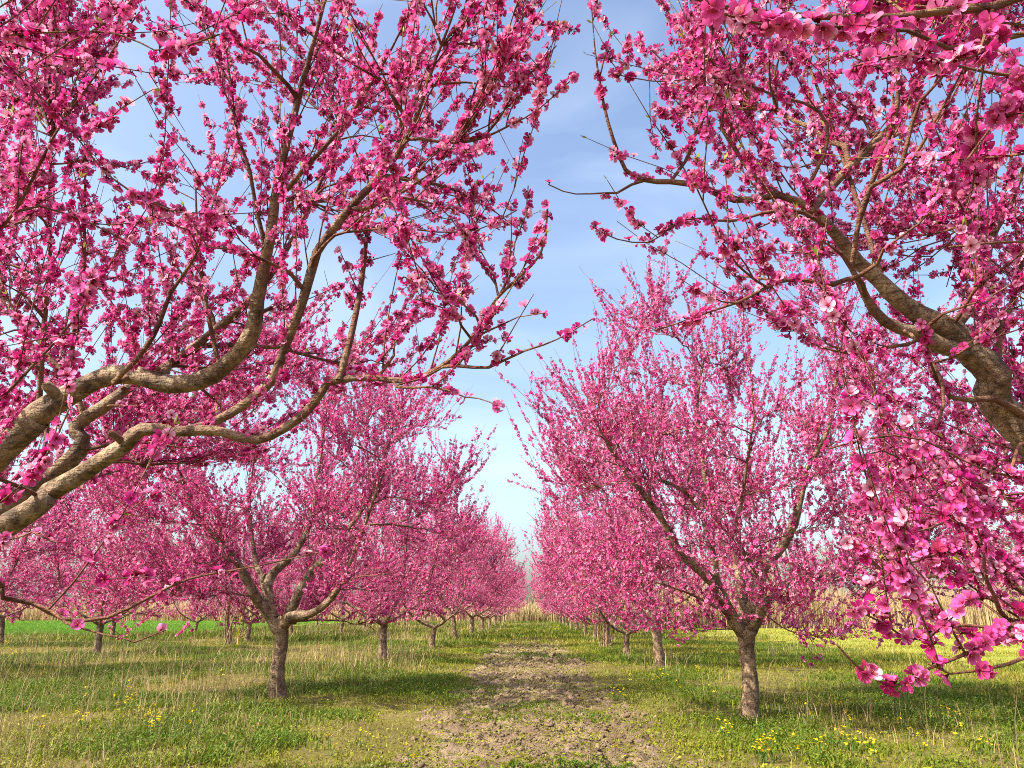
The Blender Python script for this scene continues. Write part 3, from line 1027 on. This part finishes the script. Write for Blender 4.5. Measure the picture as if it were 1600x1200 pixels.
# ------------------------------------------------------------------ the rest of the orchard: three kinds of vase shaped tree, copied along the rows
def vase(seed, n_limbs, h, spread, fork_z, n_t, trunk_r, lean=0.0, merge=False, **kw):
    rg = np.random.default_rng(seed)
    O = np.zeros(3)
    fk_ = np.array([lean, 0, fork_z])
    a0 = rg.uniform(0, 6.28)
    sc = []
    for k in range(n_limbs):
        a = a0 + 2 * math.pi * k / n_limbs + rg.normal(0, 0.2)
        c = np.array([math.cos(a), math.sin(a), 0])
        rr = spread * rg.uniform(0.5, 0.66)
        top = h * rg.uniform(0.58, 0.72)
        sd = np.array([-c[1], c[0], 0]) * rg.normal(0, 0.16)
        sc.append((np.array([fk_ - (0, 0, 0.04), fk_ + c * rr * 0.35 + UP * 0.26 + sd, fk_ + c * rr * 0.7 + UP * 0.75 - sd, fk_ + c * rr * 0.92 + UP * (top - fork_z) * 0.6 + sd,
                             fk_ + c * rr * 1.08 + UP * (top - fork_z)]), trunk_r * rg.uniform(0.5, 0.66), 0.011))
    z = np.array([0.16, 0.27, 0.45, 0.65, 0.83, 0.96]) * h
    r = np.array([0.62, 0.90, 1.0, 1.0, 0.80, 0.36]) * spread
    tg_ = crown_targets(rg, O, n_t, z, r, 0.3)
    tr = (np.array([O + (0, 0, -0.1), (0, 0, 0.06), (lean * 0.4, 0.01, fork_z * 0.5), fk_]), [trunk_r * 1.4, trunk_r * 1.15, trunk_r * 0.97, trunk_r])
    return grow_tree(seed, O, tr, sc, (), tg_, merge=merge, **kw)


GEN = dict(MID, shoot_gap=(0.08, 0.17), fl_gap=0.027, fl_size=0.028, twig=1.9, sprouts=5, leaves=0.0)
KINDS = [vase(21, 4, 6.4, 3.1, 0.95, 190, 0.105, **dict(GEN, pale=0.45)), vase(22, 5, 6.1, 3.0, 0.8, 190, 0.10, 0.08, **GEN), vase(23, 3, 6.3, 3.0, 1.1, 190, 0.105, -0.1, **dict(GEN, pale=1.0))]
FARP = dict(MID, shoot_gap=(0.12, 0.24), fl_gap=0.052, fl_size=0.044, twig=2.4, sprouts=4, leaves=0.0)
FAR = [vase(31, 4, 6.4, 3.2, 0.95, 150, 0.12, merge=True, **FARP), vase(32, 5, 6.1, 3.2, 0.85, 150, 0.115, merge=True, **FARP)]
NB += [k['n'] for k in KINDS + FAR]
ORD = ["first", "second", "third", "fourth", "fifth", "sixth", "seventh", "eighth", "ninth", "tenth", "eleventh", "twelfth"]
rng = np.random.default_rng(77)


def row(spots, first, fmt):
    for i, (x, y, k, s) in enumerate(spots):
        far = y > 47
        parts = FAR[k % 2] if far else KINDS[k % 3]
        place_tree(parts, (x, y, float(ground_z(x, y))), fmt % ORD[first + i], rot=rng.uniform(0, 6.28), scale=s * rng.uniform(0.9, 1.05)).rotation_euler[:2] = rng.normal(0, 0.035, 2)


row([(-3.9, 20.0, 0, 1.0), (-3.75, 28.3, 1, 1.0), (-3.7, 35.8, 2, 1.0), (-3.6, 43.5, 0, 0.98), (-3.6, 52.5, 0, 1.0), (-3.6, 60.5, 1, 1.0), (-3.6, 68.5, 0, 0.95), (-3.6, 77, 1, 1.0), (-3.5, 85, 0, 1.0)],
    2, "pink peach tree, %s trunk back in the row left of the track")
row([(2.8, 18.22, 2, 0.97), (2.64, 23.62, 1, 0.8), (2.55, 28.5, 0, 0.97), (2.6, 35.5, 1, 1.0), (2.63, 42.5, 2, 0.95), (2.6, 51, 1, 0.97), (2.6, 59, 0, 0.95), (2.6, 67, 1, 0.97), (2.6, 75.5, 0, 0.95), (2.5, 84, 1, 0.95)],
    2, "pink peach tree, %s trunk back in the row right of the track")
row([(-12.2, 15.4, 1, 1.0), (-13.4, 23.8, 0, 0.98), (-12.4, 33.5, 1, 0.95), (-12.5, 39.9, 2, 1.0), (-11.5, 46.0, 1, 1.0), (-12.0, 54.5, 0, 1.0), (-12.0, 62.5, 1, 1.0), (-12.0, 71, 0, 1.0), (-12, 80, 1, 1.0)],
    0, "pink peach tree, %s trunk in the second row left of the track")
row([(-19.9, 28.8, 2, 0.95), (-20.2, 37.0, 0, 0.9), (-19.9, 45.4, 1, 0.95), (-20, 54, 1, 1.0), (-20, 62.5, 0, 0.97), (-20, 71, 1, 1.0)],
    0, "pink peach tree, %s trunk in the third row left of the track")
print("blossoms", NB)


# ------------------------------------------------------------------ ground cover
def scatter(rng, n, y0, y1, margin=2.5, power=1.0):
    """random spots over the ground, a little wider than the view"""
    y = y0 + (y1 - y0) * rng.uniform(0, 1, n) ** power
    w = 0.72 * y + margin
    x = rng.uniform(-1, 1, n) * w
    return x, y


def lush(x, y):
    """where the green herbs stand thick"""
    n = fbm(x * 0.35, y * 0.35, 61, 4)
    m = sstep(0.40, 0.58, n)
    for rx in (-3.85, 2.65, -12.2):
        m = np.maximum(m, 0.95 * np.exp(-((x - rx) / 1.3) ** 2) * sstep(0.36, 0.52, fbm(x * 0.5, y * 0.5, 66, 3)))
    return m


def dry(x, y):
    """where last year's dry grass stands"""
    n = fbm(x * 0.45 + 9, y * 0.30, 71, 4)
    b = 0.40 * np.exp(-((x + 3.9) / 1.5) ** 2) + 0.30 * np.exp(-((x - 3.3) / 1.2) ** 2) + 0.34 * sstep(-3.5, -6, x) + 0.2 * np.exp(-((x + 12) / 2.5) ** 2) + 0.02 * sstep(4, 6, x)
    return np.clip(b + (n - 0.5) * 1.6, 0, 1) * (1 - sstep(-2.6, -1.8, x) * sstep(2.4, 1.7, x))


def on_track(x, y):
    u = np.abs(x - track_c(y)) / track_hw(y) + 0.55 * (fbm(x * 1.5, y * 1.5, 44, 4) - 0.5)
    return (u < 0.85) & (y < TRACK_Y1 - 2)


def surf_z(x, y):
    z = ground_z(x, y)
    m = (np.abs(x) < 1.95) & (y < TRACK_Y1)
    z = np.where(m, np.maximum(z, track_z(x, y)), z)
    return z


def blades_mesh(rng, name, x, y, h, w, lean, col, mat, segs=2, kind="stuff", zoff=-0.01):
    n = len(x)
    z = surf_z(x, y) + zoff
    a = rng.uniform(0, 2 * math.pi, n)
    b = rng.uniform(0, 2 * math.pi, n)
    S = np.stack([np.cos(a), np.sin(a), np.zeros(n)], 1) * (w * 0.5)[:, None]
    Ln = np.stack([np.cos(b), np.sin(b), np.zeros(n)], 1) * (h * lean)[:, None]
    P = np.stack([x, y, z], 1)
    Hh = np.stack([np.zeros(n), np.zeros(n), h], 1)
    if segs == 2:
        W = np.stack([P - S, P + S, P + Hh * 0.55 + Ln * 0.30 - S * 0.85, P + Hh * 0.55 + Ln * 0.30 + S * 0.85, P + Hh + Ln], 1)
        i = np.arange(n) * 5
        T = np.concatenate([np.stack([i, i + 1, i + 3], 1), np.stack([i, i + 3, i + 2], 1), np.stack([i + 2, i + 3, i + 4], 1)])
        k = 5
    else:
        W = np.stack([P - S, P + S, P + Hh + Ln], 1)
        i = np.arange(n) * 3
        T = np.stack([i, i + 1, i + 2], 1)
        k = 3
    me = build_mesh(name, W.reshape(-1, 3), T, mat, np.repeat(col, k, 0))
    return link(name, me, kind=kind)


def green(rng, n, lushness):
    a = np.array([0.235, 0.240, 0.016])
    b = np.array([0.060, 0.135, 0.009])
    t = np.clip(lushness * 0.9 + rng.normal(0, 0.22, n), 0, 1)[:, None]
    c = a * (1 - t) + b * t
    c = c * rng.uniform(0.7, 1.35, (n, 1))
    yel = (rng.uniform(0, 1, n) < 0.05)[:, None]
    return np.where(yel, np.array([0.24, 0.19, 0.07]) * rng.uniform(0.7, 1.2, (n, 1)), c)


def straw(rng, n):
    return np.array([0.37, 0.275, 0.135]) * rng.uniform(0.35, 1.3, (n, 1)) + rng.uniform(0, 0.05, (n, 1)) * np.array([1, 0.9, 0.7])


rng = np.random.default_rng(501)
# short grass and herbs near
for nm, n, y0, y1, hs, ws, pw, sg in (("grass", 330000, 5.8, 16.5, (0.02, 0.065), (0.006, 0.013), 1.35, 2), ("grass", 260000, 16.5, 34, (0.04, 0.10), (0.014, 0.026), 1.2, 1),
                                      ("grass", 170000, 34, 96, (0.08, 0.18), (0.03, 0.07), 1.2, 1)):
    x, y = scatter(rng, n, y0, y1, 2.5, pw)
    L = lush(x, y)
    tr = on_track(x, y)
    patch = sstep(0.38, 0.50, fbm(x * 2.0, y * 1.3, 81, 4))
    mid = np.exp(-((x - track_c(y)) / 0.35) ** 2)
    dens = np.where(tr, 0.42 + 0.9 * np.clip(patch + 0.45 * mid, 0, 1) * (0.7 + 0.5 * sstep(16, 40, y)), 0.30 + 0.7 * L) * (0.25 + 0.75 * sstep(0.36, 0.56, fbm(x * 2.4, y * 2.4, 91, 3)))
    fld = (x > 10.8) | ((x < -21.5) & (y > 40))
    k = (rng.uniform(0, 1, n) < dens) & ~fld
    x, y, L, tr = x[k], y[k], L[k], tr[k]
    h = rng.uniform(*hs, len(x)) * (0.75 + 0.9 * L) * np.where(tr, 0.6, 1.0)
    blades_mesh(rng, nm, x, y, h, rng.uniform(*ws, len(x)) * (1 + 0.6 * L), rng.uniform(0.1, 0.9, len(x)), green(rng, len(x), L * 0.8 + 0.1 * tr), GRASS, sg)

# broad low leaves (chickweed, dead nettle) near the rows and in patches
n = 460000
x, y = scatter(rng, n, 5.8, 32, 2.5, 1.3)
L = lush(x, y)
tr = on_track(x, y)
patch = sstep(0.38, 0.50, fbm(x * 2.0, y * 1.3, 81, 4))
k = (rng.uniform(0, 1, n) < np.where(tr, 0.32 + patch * 1.0, 0.22 + 0.78 * L) * (0.2 + 0.8 * sstep(0.36, 0.56, fbm(x * 2.4, y * 2.4, 91, 3)))) & (x < 10.8)
x, y, L, tr = x[k], y[k], L[k], tr[k]
n = len(x)
z = surf_z(x, y) + rng.uniform(0.005, 0.11, n) * (0.4 + 0.6 * L) * np.where(tr, 0.4, 1)
nv = nrm(np.stack([rng.normal(0, 0.55, n), rng.normal(0, 0.55, n), np.ones(n)], 1))
a1 = nrm(np.cross(nv, rng.normal(0, 1, (n, 3))))
a2 = np.cross(nv, a1)
sz = (rng.uniform(0.009, 0.023, n) * (1 + 0.9 * sstep(14, 30, y)))[:, None]
P = np.stack([x, y, z], 1)
W = np.stack([P - a1 * sz, P + a2 * sz * 0.45 - nv * sz * 0.12, P + a1 * sz, P - a2 * sz * 0.45 - nv * sz * 0.12], 1).reshape(-1, 3)
i = np.arange(n) * 4
link("herb_leaves", build_mesh("herb_leaves", W, np.concatenate([np.stack([i, i + 1, i + 2], 1), np.stack([i, i + 2, i + 3], 1)]), GRASS, np.repeat(green(rng, n, L), 4, 0)), kind="stuff")

# dry standing grass
for n, y0, y1, hs, ws, pw, sg in ((24000, 5.8, 17, (0.08, 0.34), (0.0035, 0.007), 1.3, 2), (22000, 17, 36, (0.14, 0.44), (0.007, 0.014), 1.2, 2), (36000, 36, 95, (0.2, 0.6), (0.02, 0.04), 1.2, 1)):
    x, y = scatter(rng, n, y0, y1, 2.5, pw)
    D = dry(x, y)
    k = (rng.uniform(0, 1, n) < D) & (x < 10.8) & ~((x < -21.5) & (y > 40))
    x, y, D = x[k], y[k], D[k]
    tall = np.where(rng.uniform(0, 1, len(x)) < 0.12, 1.7, 1.0)
    blades_mesh(rng, "dry_grass", x, y, rng.uniform(*hs, len(x)) * tall * (0.6 + 0.6 * D), rng.uniform(*ws, len(x)), np.abs(rng.normal(0, 0.45, len(x))), straw(rng, len(x)), STRAW, sg)

# single tall dead stalks
n = 1500
x, y = scatter(rng, n, 6.0, 26, 2.5, 1.2)
k = (rng.uniform(0, 1, n) < np.clip(0.15 + dry(x, y), 0, 1)) & (x < 9) & (np.abs(x) > 2.1)
x, y = x[k], y[k]
blades_mesh(rng, "dry_grass", x, y, rng.uniform(0.35, 0.85, len(x)), rng.uniform(0.0035, 0.006, len(x)) * (1 + y / 30), np.abs(rng.normal(0, 0.3, len(x))), straw(rng, len(x)) * 0.8, STRAW, 2)

# sparse straw lying flat everywhere
n = 40000
x, y = scatter(rng, n, 5.8, 22, 2.5, 1.3)
k = (x < 10.8) & (rng.uniform(0, 1, n) < 0.25 + 0.6 * dry(x, y))
x, y = x[k], y[k]
blades_mesh(rng, "dry_grass", x, y, rng.uniform(0.01, 0.06, len(x)), rng.uniform(0.004, 0.008, len(x)), rng.uniform(1.5, 5, len(x)), straw(rng, len(x)) * 0.8, STRAW, 2, zoff=0.01)

# clods and crumbs of earth lying on the track
ico = np.array([[0, 0, 1], [.894, 0, .447], [.276, .851, .447], [-.724, .526, .447], [-.724, -.526, .447], [.276, -.851, .447], [.724, .526, -.447], [-.276, .851, -.447],
                [-.894, 0, -.447], [-.276, -.851, -.447], [.724, -.526, -.447], [0, 0, -1]])
icf = np.array([[0, 1, 2], [0, 2, 3], [0, 3, 4], [0, 4, 5], [0, 5, 1], [1, 6, 2], [2, 7, 3], [3, 8, 4], [4, 9, 5], [5, 10, 1], [6, 7, 2], [7, 8, 3], [8, 9, 4], [9, 10, 5], [10, 6, 1],
                [11, 7, 6], [11, 8, 7], [11, 9, 8], [11, 10, 9], [11, 6, 10]])
n = 26000
y = 5.8 + 30 * rng.uniform(0, 1, n) ** 1.5
x = track_c(y) + rng.normal(0, 0.75, n)
k = (fbm(x * 1.7, y * 1.2, 81, 4) < 0.56) & (np.abs(x) < 1.9)
x, y = x[k], y[k]
n = len(x)
sz = np.minimum(0.008 * np.exp(rng.normal(0, 0.65, n)), 0.034) * (1 + 0.4 * sstep(12, 25, y))
W = ico[None] * (1 + rng.normal(0, 0.22, (n, 12, 1))) * sz[:, None, None] * np.stack([rng.uniform(0.8, 1.5, n), rng.uniform(0.8, 1.5, n), rng.uniform(0.5, 0.85, n)], 1)[:, None]
W = W + np.stack([x, y, surf_z(x, y) + sz * 0.25], 1)[:, None]
link("soil_clods", build_mesh("soil_clods", W.reshape(-1, 3), (icf[None] + (np.arange(n) * 12)[:, None, None]).reshape(-1, 3), DIRT), kind="stuff")

# the sunny field's own grass
n = 150000
y = 7 + 48 * rng.uniform(0, 1, n) ** 1.2
x = np.array([right_field(q)[0] for q in np.linspace(7, 55, 200)])
x0 = np.interp(y, np.linspace(7, 55, 200), x)
x = x0 + rng.uniform(-0.6, 1, n) * (0.72 * y + 6 - x0).clip(2)
c = np.array([0.24, 0.26, 0.035]) * rng.uniform(0.6, 1.2, (n, 1)) + np.array([0.06, 0, 0]) * rng.uniform(0, 1, (n, 1))
blades_mesh(rng, "field_grass", x, y, rng.uniform(0.05, 0.14, n), rng.uniform(0.012, 0.03, n) * (1 + y / 30), rng.uniform(0.1, 0.9, n), c, GRASS, 1)
n = 110000
y = 40.3 + 60 * rng.uniform(0, 1, n) ** 1.6
x = -21.5 - rng.uniform(0, 1, n) * (0.72 * y + 6 - 21.5).clip(2)
c = np.array([0.13, 0.26, 0.028]) * rng.uniform(0.6, 1.2, (n, 1))
blades_mesh(rng, "field_grass", x, y, rng.uniform(0.10, 0.22, n), rng.uniform(0.03, 0.07, n), rng.uniform(0.1, 0.7, n), c, GRASS, 1)


# ------------------------------------------------------------------ yellow wildflowers
FLOWER = leafy("yellow_petal", 0.6, 0.2, 0.3)


def wildflower_mesh(seed, n_heads, rad):
    rg = np.random.default_rng(seed)
    VV, TT, CC = [], [], []
    off = 0

    def put(V, T, c):
        nonlocal off
        VV.append(np.asarray(V, float)); TT.append(np.asarray(T) + off)
        CC.append(np.tile(np.asarray(c, float), (len(V), 1)))
        off += len(V)
    for k in range(n_heads):
        b = np.array([*rg.normal(0, rad * 0.5, 2), 0])
        t = b + np.array([*rg.normal(0, 0.03, 2), rg.uniform(0.09, 0.22)])
        for s in (np.array([0.0025, 0, 0]), np.array([0, 0.0025, 0])):
            put([b - s, b + s, t + s, t - s], [(0, 1, 2), (0, 2, 3)], (0.09, 0.17, 0.03))
        for l in range(3):
            d = nrm(rg.normal(0, 1, 3) + (0, 0, 0.4))
            p = b + (t - b) * rg.uniform(0.1, 0.7)
            sd = nrm(np.cross(d, UP)) * 0.009
            put([p, p + d * 0.025 + sd, p + d * 0.06, p + d * 0.025 - sd], [(0, 1, 2), (0, 2, 3)], (0.07, 0.16, 0.025))
        for q in range(rg.integers(3, 7)):                      # a loose head of small four petalled flowers
            cpt = t + rg.normal(0, 0.014, 3)
            nv = nrm(rg.normal(0, 0.5, 3) + UP)
            a = nrm(np.cross(nv, rg.normal(0, 1, 3)))
            bb = np.cross(nv, a)
            for m in range(4):
                d = a * math.cos(m * math.pi / 2) + bb * math.sin(m * math.pi / 2)
                e = np.cross(nv, d)
                put([cpt, cpt + d * 0.007 + e * 0.006 + nv * 0.002, cpt + d * 0.014 + nv * 0.003, cpt + d * 0.007 - e * 0.006 + nv * 0.002], [(0, 1, 2), (0, 2, 3)],
                    np.array([0.80, 0.56, 0.015]) * rg.uniform(0.8, 1.1))
    return build_mesh("wildflower", np.concatenate(VV), np.concatenate(TT), FLOWER, np.concatenate(CC), smooth=False)


WF = [wildflower_mesh(900 + i, n, r) for i, (n, r) in enumerate(((2, 0.05), (4, 0.09), (7, 0.13)))]


def ground_at(px_, py_):
    d = _f + _r * (px_ - 800) / F_PX + _u * (600 - py_) / F_PX
    q = EYEP + d * (-EYE / d[2])
    return q[0], q[1]


WILD = {
    ("yellow wildflower in the tall dry grass near the left corner", "yellow wildflowers in the dry grass"):
        [(130, 1145, 1), (185, 1150, 0), (175, 1113, 0), (193, 1117, 1), (190, 1125, 0), (240, 1143, 1), (215, 1135, 0), (238, 1130, 0), (300, 1143, 0), (40, 1140, 0), (200, 1080, 0), (285, 1068, 0), (132, 1095, 0), (65, 1150, 0), (230, 1158, 1)],
    ("small yellow wildflower clump beyond the tall dry grass", "yellow wildflowers by the second row"): [(20, 1027, 1), (12, 1015, 1), (195, 1025, 1), (345, 1063, 0)],
    ("yellow wildflower on the grass verge left of the dirt track", "yellow wildflowers on the left verge"): [(555, 1170, 1), (580, 1055, 0), (688, 1154, 0), (510, 1180, 0), (634, 1190, 0), (650, 1028, 0)],
    ("yellow wildflower beside the dirt track under the row of trees to its right", "yellow wildflowers on the right verge"):
        [(1026, 1040, 2), (1035, 1065, 2), (1020, 1070, 1), (985, 1070, 0), (955, 1095, 1), (975, 1095, 0), (1058, 1082, 0), (1095, 1057, 1), (1132, 1148, 1), (1137, 1152, 0), (962, 1187, 0), (1110, 1092, 0), (985, 1000, 1), (870, 988, 2)],
    ("yellow wildflower in the shaded grass below the hanging blossoms", "yellow wildflowers below the hanging blossoms"):
        [(1205, 1192, 2), (1215, 1186, 1), (1190, 1195, 1), (1315, 1118, 1), (1318, 1120, 0), (1322, 1175, 1), (1300, 1168, 1), (1330, 1150, 0), (1350, 1100, 0), (1365, 1107, 0), (1410, 1152, 0), (1480, 1135, 1), (1475, 1130, 0),
         (1530, 1190, 1), (1505, 1165, 0), (1360, 1175, 1), (1275, 1195, 1), (1245, 1180, 0), (1370, 1190, 0), (1440, 1180, 0), (1262, 1122, 0)],
}
rng = np.random.default_rng(8)
for (lab, grp), spots in WILD.items():
    for (a, b, k) in spots:
        x, y = ground_at(a, min(b, 1192))
        o = link("wildflower", WF[k], label=lab, category="wildflower", group=grp)
        o.location = (x, y, float(surf_z(np.array(x), np.array(y))))
        o.rotation_euler = (0, 0, rng.uniform(0, 6.28))
        s = 1.0 if y < 14 else 1.0 + (y - 14) * 0.03
        o.scale = (s, s, s)


# ------------------------------------------------------------------ reeds, brush and bare trees round the orchard
rng = np.random.default_rng(909)


def reed_bed(name, n, fx, fy, hs, ws, tone):
    """a stand of dead reeds: leaning stalks with drooping blades"""
    u, v = rng.uniform(0, 1, n), rng.uniform(0, 1, n)
    x, y = fx(u, v), fy(u, v)
    hh = rng.uniform(*hs, n) * (0.75 + 0.5 * fbm(x * 0.25, y * 0.25, 5, 3))
    c = np.array(tone) * rng.uniform(0.8, 1.1, (n, 1)) * (0.75 + 0.5 * fbm(x * 0.5, y * 0.5, 15, 3))[:, None]
    low = (rng.uniform(0, 1, n) < 0.35)
    hh = np.where(low, hh * 0.6, hh)
    return blades_mesh(rng, name, x, y, hh, rng.uniform(*ws, n), np.abs(rng.normal(0, 0.24, n)), c, STRAW, 2, zoff=0.0)


reed_bed("reeds", 45000, lambda u, v: 5 + 75 * u, lambda u, v: 53 + 5 * v + 5 * np.sin(u * 9), (1.7, 3.7), (0.025, 0.05), (0.46, 0.34, 0.185))
reed_bed("reeds", 24000, lambda u, v: -75 + 78 * u, lambda u, v: 100 + 9 * v, (1.4, 3.0), (0.05, 0.10), (0.48, 0.35, 0.20))
reed_bed("reeds", 9000, lambda u, v: -240 + 175 * u, lambda u, v: 168 + 8 * v, (2.2, 4.5), (0.2, 0.4), (0.50, 0.35, 0.22))
reed_bed("reeds", 2500, lambda u, v: -3 + 9 * u, lambda u, v: 92 + 4 * v, (1.0, 2.4), (0.05, 0.10), (0.42, 0.33, 0.16))


def bare_bark(name, c):
    m, nt, out = new_mat(name)
    tc = nt.nodes.new("ShaderNodeTexCoord").outputs['Object']
    n1 = noise_node(nt, tc, 3, 4, 0.6)
    r = ramp(nt, [(0.3, tuple(q * 0.6 for q in c)), (0.7, tuple(min(1, q * 1.2) for q in c))])
    nt.links.new(n1.outputs['Fac'], r.inputs[0])
    p = nt.nodes.new("ShaderNodeBsdfPrincipled")
    p.inputs['Roughness'].default_value = 0.85
    nt.links.new(r.outputs[0], p.inputs['Base Color'])
    nt.links.new(p.outputs[0], out.inputs[0])
    return m


PALE = bare_bark("pale_bark", (0.36, 0.28, 0.18))
GREY = bare_bark("grey_bark", (0.30, 0.25, 0.20))


def bare_tree(seed, h, spread, stems, mat, tr=0.11, twig_r=0.012, n1=26, n2=9):
    """leafless tree or shrub: stems with upswept limbs and many twigs"""
    rg = np.random.default_rng(seed)
    tw, cw = Wood(), Wood()
    for s in range(stems):
        b = np.array([*rg.normal(0, 0.12 if stems > 1 else 0, 2), -0.1])
        top = np.array([*rg.normal(0, spread * (0.35 if stems > 1 else 0.08), 2), h * rg.uniform(0.8, 1.0)])
        P = spline(np.array([b, b * 0.7 + top * 0.3 + rg.normal(0, 0.08, 3), b * 0.3 + top * 0.7 + rg.normal(0, 0.12, 3), top]), 0.15)
        L = len(P)
        R = np.linspace(tr, twig_r, L)
        tw.tube(P, R, 7, rg, 0.04)
        for k in range(n1):
            i = int(L * rg.uniform(0.12, 0.95))
            a = rg.uniform(0, 6.28)
            f = i / L
            ln = spread * rg.uniform(0.5, 1.0) * (1.15 - 0.75 * f)
            d = np.array([math.cos(a), math.sin(a), rg.uniform(0.5, 1.3)])
            q = np.linspace(0, 1, 7)[:, None]
            Q = P[i] + nrm(d) * q * ln + UP * q ** 2 * ln * 0.35 + np.concatenate([np.zeros((1, 3)), rg.normal(0, 0.03 * ln, (6, 3))])
            cw.tube(Q, np.linspace(min(R[i] * 0.6, tr * 0.4), twig_r * 0.8, 7), 4, cap=False)
            for m in range(n2):
                j = rg.integers(1, 7)
                d2 = nrm(nrm(d) * 0.6 + rg.normal(0, 0.5, 3) + 0.5 * UP)
                S = Q[j] + d2 * np.linspace(0, 1, 4)[:, None] * ln * rg.uniform(0.2, 0.5)
                cw.tube(S, np.linspace(twig_r, twig_r * 0.5, 4), 3, cap=False)
    out = []
    for nm, w in (("trunk", tw), ("crown", cw)):
        me = build_mesh(nm, np.concatenate(w.V), np.concatenate(w.Q), mat, fl=np.concatenate(w.R))
        out.append(me)
    return out


def put_bare(meshes, name, loc, label, group=None, rot=0.0, s=1.0, cat="tree"):
    root = bpy.data.objects.new(name, None)
    COL.objects.link(root)
    root.location = (loc[0], loc[1], 0)
    root.rotation_euler = (0, 0, rot)
    root.scale = (s, s, s)
    root['label'] = label
    root['category'] = cat
    if group:
        root['group'] = group
    for me in meshes:
        link(me.name.split('.')[0], me, root)
    return root


BT = [bare_tree(1, 8.5, 2.6, 1, GREY, 0.13, 0.026, 46, 16), bare_tree(2, 7.0, 2.8, 2, PALE, 0.10, 0.026, 34, 14), bare_tree(3, 3.6, 1.6, 4, PALE, 0.05, 0.020, 12, 7)]
ORDB = ["first", "second", "third", "fourth", "fifth", "sixth", "seventh", "eighth", "ninth"]
for i, (x, y, k, s) in enumerate([(19, 64, 1, 0.8), (24.5, 66, 0, 0.85), (29, 64, 1, 1.0), (33, 67, 0, 1.0), (37, 63, 1, 1.05), (41, 66, 0, 1.1), (46, 64, 1, 1.1), (15, 68, 0, 0.7), (50.5, 66, 0, 1.0)]):
    put_bare(BT[k], "bare_tree", (x, y), "leafless grey brown tree behind the tall reeds, %s from the track" % ORDB[[1, 2, 3, 4, 5, 6, 7, 0, 8][i]], "bare trees behind the reeds", i * 1.7, s)
for i, (x, y, s) in enumerate([(-0.6, 97, 1.0), (0.9, 99, 1.15), (2.6, 97, 0.9)]):
    put_bare(BT[2], "bare_shrub", (x, y), "pale leafless shrub closing the far end of the track, %s from its left edge" % ORDB[i], "bare shrubs at the end of the track", i * 2.1, s, "shrub")
for i, (x, y, s) in enumerate([(-190, 182, 1.9), (-172, 185, 2.2), (-158, 182, 1.7), (-140, 184, 2.0), (-125, 183, 1.8), (-108, 184, 2.1), (-92, 182, 1.7)]):
    put_bare(BT[2], "bare_shrub", (x, y), "whitish bare shrub beyond the green field, %s along its far edge" % ORDB[i], "bare shrubs beyond the green field", i * 2.1, s, "shrub")

# the young many-stemmed tree with its yellow stake
SUCK = bare_tree(7, 3.4, 0.9, 9, BARK, 0.035, 0.006, 7, 5)
rg = np.random.default_rng(44)
cx, cyy = -11.9, 30.2
root = put_bare(SUCK, "young_peach_tree", (cx, cyy), "young peach tree of many thin upright stems beside a yellow stake", None, 0.4, 1.0)
V = np.concatenate([v for v in SUCK[1].vertices for v in [np.array(v.co[:])[None]]][::9])
X = V[V[:, 2] > 1.0]
link("blossoms", make_blossoms(rg, X, rg.normal(0, 1, (len(X), 3)), rg.uniform(0.022, 0.034, len(X)), 1, "blossoms", np.zeros(3)), root)
root2 = put_bare(bare_tree(8, 2.6, 0.8, 6, BARK, 0.03, 0.006, 6, 4), "young_peach_tree", (2.35, 27.2), "thin bare suckered young tree between two trunks of the row right of the track", None, 1.0, 1.0)

STAKE, nt, out = new_mat("yellow_paint")
p = nt.nodes.new("ShaderNodeBsdfPrincipled")
tc = nt.nodes.new("ShaderNodeTexCoord").outputs['Object']
n1 = noise_node(nt, tc, 18, 4)
r = ramp(nt, [(0.3, (0.55, 0.34, 0.03)), (0.6, (0.75, 0.50, 0.04))])
nt.links.new(n1.outputs['Fac'], r.inputs[0])
nt.links.new(r.outputs[0], p.inputs['Base Color'])
p.inputs['Roughness'].default_value = 0.6
nt.links.new(p.outputs[0], out.inputs[0])
w = Wood()
w.tube(np.array([[0, 0, -0.1], [0.0, 0, 0.5], [0.01, 0, 1.3]]), np.array([0.032, 0.031, 0.030]), 10)
me = build_mesh("stake", np.concatenate(w.V), np.concatenate(w.Q), STAKE)
o = link("stake", me, label="thin yellow painted stake standing in the grass by the many-stemmed young tree", category="stake")
o.location = (-11.45, 30.0, float(ground_z(-11.45, 30.0)))
